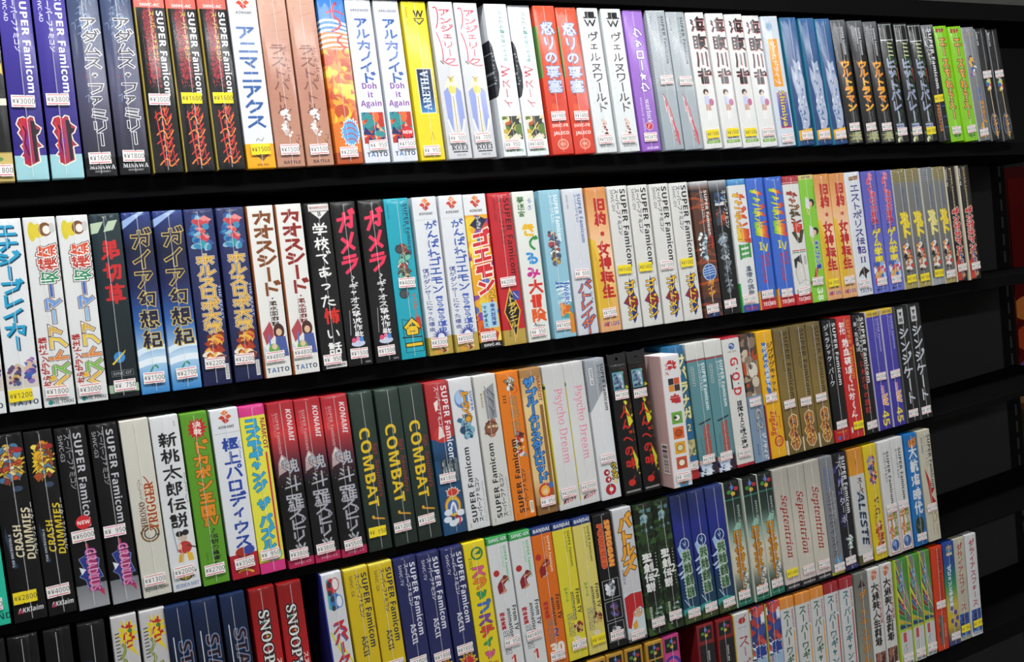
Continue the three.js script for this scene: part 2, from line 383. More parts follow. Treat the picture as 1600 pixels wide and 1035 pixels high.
spine('parchment', 'pinkish brown parchment game box with faded lettering', () => { bg('#b98a78'); lg(0, 668, ['#c9a08c', '#b4806c', '#b8876f']); const r = rng(3); for (let i = 0; i < 60; i++) ln([r() * 100, r() * 668, r() * 100, r() * 668].map((v, k, a) => k % 2 ? a[1] + (v - a[1]) * 0.03 : v), '#a8755f', 1.2); V('ラストバトル', 48, 185, 52, '#7c4a3c', { s: 0.9, k: 0.12, round: true }); fine(76, 190, 130, 14, '#6a3a30', 2); el(48, 452, 12, 16, '#6a4438'); motif(52, 498, 46, 110, ['#e8e4e2', '#c8bab4', '#7a5a52', '#f4f0ee'], 8, 26); fine(84, 540, 60, 12, '#6a3a30', 5); Hz('BATTLE', 54, 650, 16, '#443036', { len: 64 }); }, [0.905, 0.52]);
spine('canyon', 'blue topped game box with orange desert painting', () => { bg('#d9762a'); rc(-3, -3, 106, 140, '#3b7cc4'); for (let i = 0; i < 7; i++) cv([-5, 100 + i * 20, 30, 70 + i * 22, 105, 110 + i * 16], '#e9eef4', 9); pic(-3, 205, 106, 300, ['#d0641e', '#e8a02c', '#f0c43a', '#b8481c', '#e8882a', '#c4541c'], 4, 60); cv([70, 20, 30, 60, 74, 86, 90, 120, 46, 130], '#c8262e', 8); cv([30, 60, 60, 40, 92, 64], '#c8262e', 6); cv([78, 150, 40, 170, 88, 196, 60, 220, 92, 232], '#c8262e', 7); R('SHVC-XA', 92, 268, 12, '#333', { b: false, len: 60 }); spiky(66, 540, 36, 58, 22, '#5aa2d8', '#cfe6f4', 3, 5, 0.82); for (let i = 0; i < 4; i++) cv([48, 505 + i * 22, 74, 490 + i * 22, 86, 516 + i * 22], '#c83c30', 4); rc(-3, 620, 106, 50, '#b4532a'); }, [0.925, 0.5]);
spine('doh', 'white game box with blue katakana and purple words', () => { bg('#d8dbe2'); R('', 0, 0, 10, '#000'); Hz('ARKANOID', 54, 44, 14, '#3a3a52', { it: 0.3, len: 72 }); V('アルカノイド', 54, 76, 52, '#2b57a0', { s: 0.86, k: 0.18, bar: 1 }); Hz('Doh', 54, 352, 34, '#7b3a92', { len: 62 }); Hz('it', 54, 388, 32, '#7b3a92'); Hz('Again', 54, 424, 32, '#7b3a92', { len: 84 }); pic(8, 460, 86, 128, ['#b8301e', '#c83a24', '#2e8a8c', '#e0652c', '#1d2a66', '#d8b090', '#2f6f78'], 21, 40); taito(634); }, [0.895, 0.6]);
spine('arcana', 'yellow game box with dark blue script panel', () => { bg('#e6cf22'); R('SHVC-YJ', 17, 24, 15, '#5a4c10', { len: 76, b: false }); ln([48, 40, 56, 64, 66, 40, 74, 64, 84, 40], '#222', 6); ln([46, 72, 86, 72], '#222', 4); ln([48, 78, 66, 96, 84, 78], '#222', 5); rc(26, 282, 62, 186, '#10223e'); lg(400, 468, ['#14305a', '#3f8bc8'], 26, 62); c.strokeStyle = '#e8e4c8'; c.lineWidth = 4; c.strokeRect(26, 282, 62, 186); R('ARETHA', 56, 456, 44, '#dfe8f2', { up: true, len: 166, font: 'serif', out: '#35609a', ow: 4 }); R('ROMANCE OF ANOTHER', 93, 300, 11, '#8a6a10', { len: 170, b: false }); ln([52, 580, 60, 548, 66, 580], '#b8a010', 3); }, [0.93, 0.46]);
spine('angel', 'light grey game box with curling red title and winged figure', () => { bg('#cacccf'); cv([16, 26, 34, 14, 32, 60, 30, 90, 18, 112], '#c4203c', 4); cv([16, 130, 40, 190, 30, 250, 60, 276, 90, 268], '#c4203c', 4); V('アンジェリーク', 62, 30, 50, '#c4203c', { s: 0.68, k: 0.12 }); ln([20, 250, 30, 262], '#222', 4); el(52, 386, 34, 62, '#d9d8c0'); poly([14, 380, 34, 360, 44, 400, 36, 560, 18, 500], '#8f9bd0'); poly([88, 380, 70, 360, 62, 400, 68, 560, 90, 500], '#8f9bd0'); el(52, 330, 8, 11, '#c8b040'); el(52, 372, 16, 17, '#e0cc5a'); ln([40, 316, 52, 328, 64, 316], '#a8923a', 4); poly([44, 390, 60, 390, 58, 540, 52, 575, 46, 540], '#e8e6da'); ln([52, 400, 52, 560], '#b09a48', 4); cv([18, 500, 30, 560, 42, 570], '#f0f0f4', 6); cv([86, 500, 74, 560, 62, 570], '#f0f0f4', 6); Hz('KOEI', 52, 620, 28, '#1a1a1e', { len: 72, font: 'serif' }); rc(22, 635, 62, 5, '#1a1a1e'); Hz('SHVC-DE', 54, 652, 10, '#333', { b: false }); }, [0.872, 0.44]);
spine('sandcity', 'white game box with red brush kana and crater picture', () => { bg('#e0e4e7'); poly([-3, 150, 12, 180, 18, 250, 26, 300, 22, 360, 10, 400, -3, 410], '#2a2c30'); motif(6, 280, 26, 220, ['#6a6e72', '#1c1e22', '#8f9498', '#3a3c40'], 4, 30); R('失われた砂の都ケフィン', 66, 250, 19, '#3f857c', { up: true, len: 222, k: 0.12 }); R('イースV', 50, 452, 36, '#b8263e', { up: true, len: 170, k: 0.1 }); R('V', 60, 302, 54, '#b8263e', { up: true, b: false, font: 'serif' }); pic(12, 490, 84, 104, ['#3a3626', '#c8a83c', '#5d7a38', '#e0cfa0', '#b05a2c', '#303a34', '#d8d8c8'], 17, 40); ln([20, 580, 66, 520], '#e8d070', 5); Hz('Falcom', 52, 640, 20, '#4e8a60', { len: 76 }); }, [0.925, 0.42]);
spine('fortress', 'red orange game box with silver blue heavy characters', () => { bg('#d0432c'); lg(0, 668, ['#d8583a', '#d24428', '#cf3c2c']); c.globalAlpha = 0.5; motif(52, 300, 90, 500, ['#e07030', '#c03020', '#d86038'], 5, 30); c.globalAlpha = 1; rc(0, 90, 7, 230, '#5f8a44'); V('怒りの要塞', 54, 72, 62, '#c8cedd', { s: 1.04, k: 0.1, out: '#4a5a8c', ow: 8, out2: '#8fa0c8', ow2: 4 }); Hz('TM', 36, 398, 11, '#5a1a14'); Hz('SHVC-FR', 52, 536, 20, '#f4dcd0', { len: 78 }); Hz('JALECO', 54, 570, 21, '#f6e6dc', { len: 74 }); el(54, 622, 24, 22, '#d8664c', '#f0c8b4', 3); Hz('SFC', 54, 622, 15, '#f0d0bc'); }, [0.745, 0.5]);
spine('topper', 'white game box with black top hat monogram', () => { bg('#d9dddd'); rc(34, 18, 46, 26, '#17171a'); rc(24, 42, 66, 6, '#17171a'); ln([30, 56, 42, 82, 54, 58, 66, 82, 80, 56], '#17171a', 7); V('ヴェルヌワールド', 56, 112, 50, '#33262c', { s: 0.93, k: 0.12 }); 'VERNEWORLD'.split('').forEach((t, i) => Hz(t, 20, 130 + i * 34, 10, '#b0b0b4', { b: false })); motif(54, 552, 46, 90, ['#8a2c34', '#d8b8a4', '#c8c8cc', '#5a2a30', '#e6e0da'], 31, 24); Hz('BANPRESTO', 54, 640, 12, '#777', { len: 70 }); }, [0.9, 0.45]);
spine('warlock', 'bright purple game box with white tilted kana and red disc', () => { bg('#9668c0'); lg(0, 668, ['#a276cc', '#8e5cb8']); R('ウォーロック', 60, 388, 44, '#f0eaf6', { up: true, len: 310, k: 0.16, out: '#5c3494', ow: 6 }); R('warlock', 62, 420, 30, '#e8def4', { font: 'serif', len: 116, out: '#5c3494', ow: 3 }); R('Warlock power', 30, 410, 15, '#d8caec', { len: 170, b: false }); el(54, 548, 19, 18, '#c22438', '#f0d8e0', 2); ln([46, 556, 60, 538], '#e8c8d0', 3); Hz('ACCLAIM', 56, 652, 15, '#f0eaf6', { it: 0.3, len: 62 }); }, [0.905, 0.5]);
spine('silver', 'silver grey hatched game box with red brush slash', () => { bg('#a8b0b4'); for (let i = 0; i < 26; i++) ln([0, 20 + i * 13, 60 - i, -10 + i * 13], '#bfc6c9', 2.4); rc(-3, 380, 106, 290, '#9faab0'); SFC('#3a4046', { x: 80, y: 24, len: 230, size: 17, code: 'SHVC-T8', kx: 64, cx: 18, kc: '#5a6066' }); const r = rng(12); for (let i = 0; i < 11; i++) { const t = i / 10, x = 30 + t * 42; ln([x, 395 + t * 160 + r() * 20, x + 6 + r() * 12, 470 + t * 160 + r() * 20], i % 3 ? '#c83444' : '#e8e0e2', 5 - (i % 3)); } cv([28, 396, 40, 420, 56, 470, 70, 560, 82, 640], '#c83040', 4); for (let i = 0; i < 6; i++) cv([60 + (i % 2) * 8, 580 + i * 10, 84, 570 + i * 10, 78, 600 + i * 9], '#c83040', 4); }, [0.5, 0.56]);
spine('umi', 'white game box with four bold black characters and schoolgirl', () => { bg('#dedfdc'); V('海腹川背', 56, 22, 76, '#17151a', { s: 1.1, k: 0.115, sh: '#b83438', sx: 2.5, sy: 3 }); el(50, 388, 15, 15, '#3a2a28'); el(52, 396, 9, 10, '#e2c0a8'); poly([38, 408, 64, 408, 70, 448, 36, 450], '#c2c6e0'); el(74, 440, 13, 18, '#b8688c'); poly([40, 450, 66, 450, 68, 480, 40, 480], '#c69c88'); poly([44, 480, 52, 480, 50, 525, 44, 525], '#f0ece8'); poly([56, 480, 64, 480, 64, 525, 58, 525], '#ece8e4'); Hz('TNN', 56, 604, 30, '#27355e', { len: 68, font: 'serif', it: 0.2 }); rc(14, 626, 78, 16, '#7aa64a'); Hz('SOFT', 52, 634, 11, '#cfe0b8', { len: 58 }); }, [0.885, 0.5]);
spine('sunnyroll', 'pale game box with orange kana strip and yellow script', () => { bg('#ccd4dc'); el(42, 52, 20, 24, '#9ab2cc'); Hz('23', 42, 52, 24, '#5a86b4', { it: 0.2 }); rc(22, 116, 56, 244, '#e89a24'); R('ゲームドライブ', 48, 128, 30, '#f6f0e2', { len: 220, k: 0.12, out: '#c87818', ow: 2 }); lg(390, 570, ['#b88ab0', '#4c60ae', '#5a4c98'], 26, 66); R('Shimiya', 58, 382, 44, '#e8c420', { len: 184, out: '#2f3c84', ow: 6 }); rc(26, 568, 66, 6, '#c02c34'); rc(24, 640, 60, 5, '#33363c'); }, [0.935, 0.5]);
spine('mecha', 'blue game box with grey armour silhouette and yellow foot', () => { bg('#28568c'); lg(0, 668, ['#3a689a', '#20487c', '#1c4274']); rc(0, 0, 9, H, '#1d6a86'); poly([26, 250, 48, 290, 44, 215, 62, 238, 82, 222, 88, 290, 96, 330, 92, 420, 98, 500, 90, 560, 70, 588, 44, 575, 40, 520, 30, 470, 44, 440, 34, 380, 24, 320], '#a8b2c8'); const r = rng(61); for (let i = 0; i < 34; i++) { const x = 40 + r() * 46, y = 250 + r() * 320, l = 10 + r() * 26; poly([x, y, x + 4 + r() * 8, y + l * 0.4, x + r() * 6 - 3, y + l, x - 5 * r(), y + l * 0.5], ['#5d78a4', '#d8dde6', '#7f90b0', '#3f5f94', '#c4ccd8'][i % 5]); } poly([12, 588, 100, 578, 100, 640, 12, 640], '#e6b232'); }, [0.92, 0.56]);
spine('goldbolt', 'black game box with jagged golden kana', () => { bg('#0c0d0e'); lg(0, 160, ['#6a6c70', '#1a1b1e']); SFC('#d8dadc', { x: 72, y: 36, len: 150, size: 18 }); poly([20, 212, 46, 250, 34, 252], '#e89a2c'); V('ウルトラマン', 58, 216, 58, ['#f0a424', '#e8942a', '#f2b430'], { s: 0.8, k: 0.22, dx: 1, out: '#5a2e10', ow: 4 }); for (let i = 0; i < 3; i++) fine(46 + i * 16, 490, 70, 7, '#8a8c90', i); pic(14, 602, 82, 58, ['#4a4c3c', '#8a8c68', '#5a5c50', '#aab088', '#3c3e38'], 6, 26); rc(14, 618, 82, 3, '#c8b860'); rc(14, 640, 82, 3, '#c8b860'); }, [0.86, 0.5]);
spine('circuit', 'black game box with grey blue letters among green shards', () => { bg('#0b0d0e'); for (const x of [10, 40, 90]) ln([x, 8, x, 110], '#c2ccc8', 2.5); ln([6, 12, 96, 12], '#c2ccc8', 3); ln([6, 96, 96, 96], '#d8e0dc', 4); const r = rng(77); for (let i = 0; i < 70; i++) { const x = 40 + r() * 56, y = 110 + r() * 540; ln([x, y, x + 12 * r(), y + 22 * r()], r() < 0.5 ? '#3c7a3a' : r() < 0.5 ? '#86b85a' : '#233f2c', 4); } for (let i = 0; i < 4; i++) ln([52, 112 + i * 22, 80, 116 + i * 22], '#d4d89c', 7); V('ヒットパレーヨ', 52, 198, 66, '#98a2bc', { s: 0.9, k: 0.2, out: '#24283a', ow: 5 }); motif(34, 630, 60, 60, ['#c8c884', '#7a9a5c', '#e0dcb0', '#44603c'], 4, 20); poly([90, 250, 98, 250, 98, 330, 94, 330], '#a04044'); }, [0.905, 0.52]);
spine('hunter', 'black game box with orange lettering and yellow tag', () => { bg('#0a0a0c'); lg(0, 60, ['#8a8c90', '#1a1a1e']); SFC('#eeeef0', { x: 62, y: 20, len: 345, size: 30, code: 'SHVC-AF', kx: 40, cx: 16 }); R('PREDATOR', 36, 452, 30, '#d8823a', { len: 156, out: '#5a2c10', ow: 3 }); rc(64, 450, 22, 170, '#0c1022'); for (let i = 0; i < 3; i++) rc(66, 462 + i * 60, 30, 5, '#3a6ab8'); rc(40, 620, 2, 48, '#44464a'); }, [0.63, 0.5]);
spine('lime', 'lime green game box with orange and navy kana', () => { bg('#86c81c'); ln([50, 0, 50, H], '#9ad838', 2); Hz('DSP', 44, 26, 26, '#c8281e', { len: 62, out: '#5a2010', ow: 3 }); V('エースをねらえ!', 54, 64, 50, '#f0a02a', { s: 1.2, k: 0.18, out: '#2a2c3c', ow: 7, bar: 0.8 }); el(54, 636, 26, 7, '#3c7a1c'); Hz('1993', 54, 650, 10, '#33550c'); }, [0.9, 0.5]);
spine('dunk4', 'grey game box with small blue white figure', () => { bg('#7a7c7f'); lg(0, 668, ['#8a8c90', '#707276']); rc(0, 0, 6, H, '#b8babc'); rc(6, 40, 94, 3, '#b8a050'); motif(48, 230, 60, 120, ['#2f66b8', '#e8e6da', '#c83a2c', '#20242c', '#f0f0ee', '#3c4a70', '#e8b03a'], 41, 34); R('バトル', 62, 352, 26, '#2e5cb0', { len: 80, k: 0.2 }); R('サッカーズ', 76, 432, 30, '#e8a02c', { len: 132, k: 0.17, out: '#7a4a14', ow: 3 }); Hz('4', 50, 580, 56, '#ecb42c', { out: '#6a4a10', ow: 4 }); rc(14, 626, 70, 20, '#d8a828'); }, [0.92, 0.46]);
spine('lance', 'black game box with golden lance and oval crest', () => { bg('#0a0b0c'); rc(0, 0, 6, H, '#7c8286'); R('SHVC-CN', 16, 20, 13, '#e4e4e4', { len: 80 }); ln([50, 20, 54, 290], '#4a4c50', 4); SFC('#54565a', { x: 74, y: 26, len: 180, size: 13 }); motif(54, 318, 52, 110, ['#d8d04a', '#c83838', '#e8eae8', '#3c9a6a', '#3460a8', '#e0e4d8'], 13, 34); ln([58, 370, 64, 560], '#c8a046', 6); el(56, 570, 34, 66, '#1c3450', '#8fa0a8', 3); V('ラングリア', 58, 512, 34, '#e4a03a', { s: 0.74, k: 0.2, out: '#5a2c14', ow: 3 }); poly([46, 630, 74, 626, 60, 654], '#b89038'); }, [0.405, 0.5]);

// second shelf
spine('energy', 'white game box with cyan katakana and young heroes', () => { bg('#e2e4e4'); V('エナジーブレイカー', 46, 18, 68, '#27a2cc', { s: 0.72, k: 0.19, sh: '#12405c', sx: 4, sy: 5 }); poly([0, 540, 20, 510, 40, 500, 70, 520, 82, 488, 100, 500, 100, 590, 0, 590], '#cfc8c0'); motif(30, 545, 50, 70, ['#3a3c48', '#c8a04a', '#4a5a8a', '#d8b090', '#6a4a70'], 5, 24); motif(78, 530, 50, 90, ['#3c62b0', '#5a4a98', '#d8b49a', '#2a3c7a', '#8a6ab0'], 6, 26); taito(640); }, [0.91, 0.36]);
spine('harvest', 'white game box with many coloured festival lettering', () => { bg('#dfe1df'); el(24, 50, 12, 34, '#d8c83a'); el(44, 48, 24, 24, '#e0cc40'); el(66, 44, 20, 24, '#7a4c30'); el(70, 46, 12, 15, '#efe9df'); el(88, 40, 9, 18, '#c8c8c4'); R('ベストファーマー収穫祭', 62, 606, 58, '#ffffff', { up: true, len: 510, k: 0.2, out: '#5a3a2c', ow: 5 }); c.save(); const cols = ['#e8b838', '#7ab84a', '#e0863a', '#e8c83a', '#d8b04a', '#8ab8dc', '#6a98d8', '#3c62b0', '#2e8a5a', '#c04030', '#d8522c']; c.translate(62, 606); c.rotate(-Math.PI / 2); [...'ベストファーマー収穫祭'].forEach((ch, i) => glyph(c, ch === 'ー' ? '一' : ch, i * 46.4, -29, 42, 58, i > 7 ? 6 : 9, cols[i])); c.restore(); R('おらがランド主催', 18, 596, 24, '#a8302c', { up: true, len: 176, k: 0.16 }); el(24, 606, 7, 7, '#e8a83a'); el(22, 652, 8, 8, '#2c8a8a'); Hz('VIC TOKAI', 62, 652, 17, '#4a4c50', { len: 66 }); }, [0.925, 0.46]);
spine('otogiri', 'dark teal game box with three red brush characters', () => { bg('#18262a'); lg(0, 668, ['#20343a', '#141c20']); poly([0, 34, 44, 28, 22, 68, 0, 72], '#b8ccae'); poly([60, 28, 92, 24, 74, 60, 40, 66], '#b8ccae'); V('弟切草', 56, 94, 66, '#c8282c', { s: 1.22, k: 0.16, round: true }); el(46, 520, 19, 20, '#3f8ed0'); poly([18, 542, 70, 494, 66, 504, 24, 546], '#e8c83a'); Hz('SHVC-OT', 50, 578, 15, '#c8ccc8', { len: 64, b: false }); c.strokeStyle = '#888'; c.lineWidth = 1.5; c.strokeRect(14, 568, 74, 20); rc(-3, 618, 106, 30, '#a8c0a4'); }, [0.93, 0.5]);
spine('gaia', 'deep blue game box with gold outlined title above earth', () => { bg('#1d2a5a'); lg(0, 668, ['#2a3f84', '#141a38', '#1a2350', '#2f62a8', '#bcd8ec', '#3a86c8']); poly([0, 30, 60, 0, 80, 0, 0, 60], '#9ab4dc'); cv([-5, 520, 40, 490, 105, 500], '#dbe9f2', 20); cv([-5, 560, 50, 540, 105, 548], '#e6f0f6', 24); V('ガイア幻想紀', 56, 66, 66, '#1a1d3c', { s: 1.12, k: 0.13, out: '#d8ba5a', ow: 6 }); cv([40, 586, 58, 552, 66, 574], '#2f8a6a', 6); Hz('ENIX', 54, 636, 16, '#24406a'); }, [0.905, 0.5]);
spine('beast', 'navy game box with orange dragon and gold jagged title', () => { bg('#1f2650'); lg(0, 668, ['#2a3364', '#1b2148']); motif(52, 90, 82, 130, ['#3a8ab0', '#c8404c', '#2a5a9a', '#8fb8c8', '#e08a8a', '#d04c50', '#2c9a9a'], 9, 46); V('ホルスロボ大旅', 54, 172, 58, '#e6bc5c', { s: 0.74, k: 0.15, out: '#e8e4d8', ow: 8, out2: '#8a5a20', ow2: 4 }); R('THE BEAST', 92, 290, 12, '#a8b4d8', { len: 130 }); motif(54, 528, 84, 110, ['#d8862c', '#c8402c', '#e8b84a', '#f0e4c8', '#a83a24', '#7a2c1c'], 14, 40); rc(80, 590, 14, 60, '#e4e4e0'); for (let i = 0; i < 9; i++) rc(82, 594 + i * 6, 10, 2, '#222'); }, [0.875, 0.44]);
const chaos = (col, small) => () => { bg('#e4e3de'); rc(0, 0, 6, H, '#8a4a24'); V('カオスシード', 56, 20, 68, col, { s: 0.82, k: 0.2 }); V('・風水回廊記・', 60, 352, 30, small, { s: 0.55 * 1.2, k: 0.16 }); poly([10, 492, 40, 448, 56, 500, 20, 540], '#b04a52'); rc(30, 500, 6, 60, '#4a7ac0'); el(70, 490, 20, 30, '#4a2a24'); el(70, 494, 11, 14, '#e0b896'); poly([56, 510, 92, 512, 98, 590, 50, 590], '#4a5a9a'); el(46, 560, 20, 24, '#6aa04a'); el(48, 548, 10, 11, '#e4c0a0'); poly([6, 540, 40, 580, 10, 600], '#c8d0dc'); taito(640); };
spine('chaosbrown', 'white game box with brown katakana and caped travellers', chaos('#7c4218', '#3a2a20'), [0.885, 0.45]);
spine('chaosred', 'white game box with dark red katakana and caped travellers', chaos('#8a2018', '#6a1a14'), [0.875, 0.45]);
spine('school', 'black game box with white brush title and red character', () => { bg('#0c0b0d'); rc(16, 6, 82, 28, '#d8d4d0'); Hz('BANPRESTO', 57, 20, 13, '#8a3a30', { len: 72 }); poly([24, 36, 92, 36, 58, 66], '#e6e4e0'); Hz('B', 58, 46, 24, '#161519'); V('学校であった', 52, 82, 58, '#f0efec', { s: 0.98, k: 0.12, round: true }); V('怖', 60, 424, 62, '#d22a24', { s: 1.1, k: 0.15 }); V('い話', 58, 500, 56, '#f0efec', { s: 1.05, k: 0.12, round: true }); rc(14, 640, 86, 22, '#e0dedc'); Hz('BANPRESTO', 57, 651, 13, '#333', { len: 74 }); }, [0.937, 0.45]);
spine('turtle', 'black game box with hot pink slanted kana', () => { bg('#0b0b0d'); V('ガメラ', 54, 44, 66, '#e8335a', { s: 1.28, k: 0.21, skew: -0.16 }); V('〜ギャオス撃滅作戦〜', 56, 302, 36, '#eceaec', { s: 0.78, k: 0.14 }); el(50, 576, 28, 13, '#c8d0e4'); el(34, 562, 9, 10, '#e0507a'); el(64, 560, 9, 10, '#4a8ad0'); el(50, 556, 7, 10, '#e87a9a'); ln([30, 440, 24, 540], '#c8c8d0', 2); rc(70, 650, 22, 8, '#77777c'); }, [0.92, 0.45]);
spine('teal', 'bright teal game box with machine and yellow characters', () => { bg('#1fa3b6'); SFC('#182c48', { x: 86, y: 22, len: 215, size: 17, code: 'SHVC-KA', kx: 74, cx: 14 }); motif(52, 280, 70, 190, ['#5a5048', '#8a7a5c', '#3a3a40', '#c8b07a', '#a84a3c', '#77c0a8', '#d8d4c8'], 19, 56, '#2a2a2e'); el(40, 396, 18, 18, '#4a4a50', '#1a1a1e', 3); el(40, 210, 14, 16, '#4a4a50', '#1a1a1e', 3); R('マッスルレーサー', 80, 396, 17, '#d8522c', { len: 120, k: 0.16 }); poly([18, 500, 88, 520, 96, 640, 22, 640], null, '#1a1a1e', 2); V('合一', 56, 506, 62, '#ecc42c', { s: 1.15, k: 0.2, out: '#241c10', ow: 8 }); ln([14, 576, 92, 580], '#241c10', 5); poly([72, 500, 94, 496, 96, 560], '#c83a2c'); }, [0.52, 0.56]);
spine('dancer', 'white game box with blue kana above gold foot', () => { bg('#dcdfe2'); konami(38); ln([6, 96, 94, 96], '#b4b8bc', 1.5); V('がんばれゴエモン', 64, 104, 48, '#2f4fa4', { s: 0.8, k: 0.15 }); V('きらきら道中', 66, 418, 40, '#3c58b0', { s: 0.66, k: 0.15 }); V('僕がダンサーになった理由', 22, 300, 26, '#46528e', { s: 0.86, k: 0.12 }); rc(-3, 590, 106, 80, '#b8a04a'); spiky(56, 586, 38, 30, 16, '#34429a', null, 0, 4, 0.5); el(56, 590, 14, 14, '#dfe3ec'); motif(54, 645, 80, 24, ['#d8a03c', '#8a4a2a', '#e8d090'], 8, 16); }, [0.918, 0.44]);
spine('goemon', 'yellow orange game box with red outlined kana and numeral', () => { bg('#e0902a'); pic(-3, 90, 106, 580, ['#e6a82c', '#d8642a', '#e8c83a', '#5a6cb0', '#c84a30', '#8a4a9a', '#f0d860'], 23, 50); rc(-3, -3, 106, 92, '#dfe1e2'); konami(38); poly([16, 132, 56, 92, 94, 112, 56, 160], '#1c2440'); V('がんばれ', 55, 98, 20, '#eceae4', { s: 0.68, k: 0.16 }); V('ゴエモン', 56, 164, 70, '#d22a30', { s: 0.98, k: 0.22, out: '#f6f0e4', ow: 10, skew: -0.14 }); Hz('2', 80, 434, 46, '#f0c82c', { out: '#5a2c10', ow: 5 }); rc(26, 470, 68, 110, '#a8d4e4'); V('マッギネス', 38, 482, 18, '#24406a', { s: 1.05, k: 0.16 }); V('奇天烈将軍', 74, 476, 20, '#3a3c8a', { s: 0.98, k: 0.14 }); poly([30, 600, 58, 580, 92, 606, 80, 640, 30, 640], '#c4402c'); rc(-3, 640, 106, 30, '#17171a'); Hz('SHVC-KL', 54, 653, 17, '#f0f0f0', { len: 76 }); }, [0.925, 0.42]);
spine('redwish', 'red game box with black and gold diamond', () => { bg('#c0242e'); SFC('#4a0c12', { x: 80, y: 22, len: 350, size: 30, code: 'SHVC-GG', kx: 52, cx: 26 }); rc(-3, 600, 106, 72, '#b89c48'); poly([50, 420, 86, 520, 56, 636, 16, 520], '#17151a', '#e0b43a', 5); V('ドラグニル', 52, 452, 38, '#e8c43a', { s: 0.76, k: 0.17, skew: -0.2 }); rc(60, 432, 30, 40, '#3a4ca0'); ln([66, 440, 84, 464], '#e8e4d8', 3); fine(30, 560, 70, 10, '#2a1c10', 4); }, [0.585, 0.44]);
spine('mascotte', 'white game box with rainbow coloured hiragana', () => { bg('#dfe2da'); V('夢迷宮', 34, 22, 32, '#3c6a34', { s: 0.98, k: 0.11 }); R('ゆめ', 76, 30, 20, '#6a86b8', { len: 60 }); V('きぐるみ', 56, 142, 66, ['#e8b41c', '#2c8a44', '#2d8fd0', '#c82a8a'], { s: 0.95, k: 0.17, round: true }); V('大冒険', 58, 396, 62, ['#d22a20', '#d8321e', '#e05a1c'], { s: 1.02, k: 0.17 }); Hz('hect', 56, 598, 24, '#2a2a2e', { rot: 0.3 }); }, [0.937, 0.42]);
spine('wars', 'light blue game box with crowd of tiny machines', () => { bg('#8fbfd0'); SFC('#eef4f6', { x: 76, y: 20, len: 215, size: 24, kx: 54 }); motif(46, 262, 62, 160, ['#3a4a6a', '#d8d4c8', '#a8484a', '#c8a04c', '#5a6a8c', '#e8e8e0', '#6c5a4a'], 27, 60, '#2c3440'); pic(30, 412, 66, 110, ['#8fbfd0', '#3a62b0', '#e8f0f2', '#2c4c9a', '#a0c8d8', '#cfe0e6'], 6, 30, 1); pic(40, 510, 58, 70, ['#3a86c0', '#e8963a', '#d86a2c', '#38a0a0', '#f0c04a'], 7, 26); R('WARS', 76, 430, 30, '#3a5ab4', { len: 90, out: '#d8e8f0', ow: 4 }); rc(76, 560, 26, 90, '#d88a2c'); }, [0.917, 0.44]);
spine('patrol', 'pale grey game box with orange slanted kana', () => { bg('#ced2d8'); SFC('#44589a', { x: 78, y: 24, len: 225, size: 20, code: 'SHVC-PX', kx: 60, cx: 20, cc: '#333' }); V('バトレイダー', 54, 430, 62, '#dd6a35', { s: 0.66, k: 0.17, out: '#2c3f86', ow: 7, skew: -0.25 }); fine(86, 470, 50, 9, '#33406a', 2); }, [0.572, 0.5]);
spine('testament', 'tan game box with heavy red kanji over wheat', () => { bg('#dfa468'); lg(0, 668, ['#cf8a4a', '#e6b07a', '#f0cfae', '#e4b45c', '#e0a878']); poly([0, 230, 20, 245, 60, 420, 70, 600, 0, 600], '#e4bc3c'); for (let i = 0; i < 10; i++) ln([4 + i * 5, 260 + i * 20, 14 + i * 6, 560], '#c89a28', 2); V('旧約・女神転生', 58, 50, 60, '#b8221e', { s: 1.12, k: 0.19 }); Hz('RPG', 54, 598, 20, '#4a4a1c', { len: 48 }); Hz('ATLUS', 54, 632, 27, '#5a4aa0', { len: 80 }); poly([22, 640, 34, 618, 40, 644], '#c83a2c'); }, [0.862, 0.5]);
spine('ogon', 'white game box with navy and crimson diamond crest', () => { bg('#d7d6d1'); SFC('#1c1b20', { x: 76, y: 12, len: 372, size: 33, code: 'SHVC-DY', kx: 47, cx: 22 }); poly([60, 430, 76, 500, 92, 540, 72, 630, 60, 646, 40, 560, 16, 545, 44, 510], '#2a3478'); poly([20, 540, 46, 512, 86, 520, 92, 560, 60, 580], '#8e2432'); V('ゴッドメン', 56, 448, 46, '#ecbc2c', { s: 0.8, k: 0.19, out: '#241c18', ow: 5 }); R('YUTAKA', 90, 430, 9, '#777', { len: 50, b: false }); }, [0.585, 0.42]);
spine('rustsky', 'rust brown game box with pale robot and orange kana', () => { bg('#4a2e26'); pic(-3, 0, 106, 670, ['#553428', '#6a3a28', '#3a2a30', '#a04a28', '#2c2a34', '#7a4630'], 37, 46, 1); lg(0, 40, ['#c8ccd0', '#5a4038']); SFC('#e8e6e4', { x: 80, y: 44, len: 230, size: 20 }); cv([70, 280, 96, 240, 86, 330], '#c8302c', 6); motif(38, 320, 60, 140, ['#8fb0b8', '#c8d4d4', '#4a6a78', '#2c3a44', '#e0e8e8'], 5, 34); el(52, 446, 36, 40, '#3a62a8', '#c0d4e8', 4); for (let i = 0; i < 4; i++) ln([22, 428 + i * 12, 82, 420 + i * 12], '#b8d0e4', 4); V('ガイザー', 50, 486, 38, '#e89a2c', { s: 0.72, k: 0.2 }); pic(14, 640, 70, 26, ['#2a3a6a', '#4c6aa8', '#1c2440', '#7aa0d0'], 4, 12); }, [0.932, 0.44]);
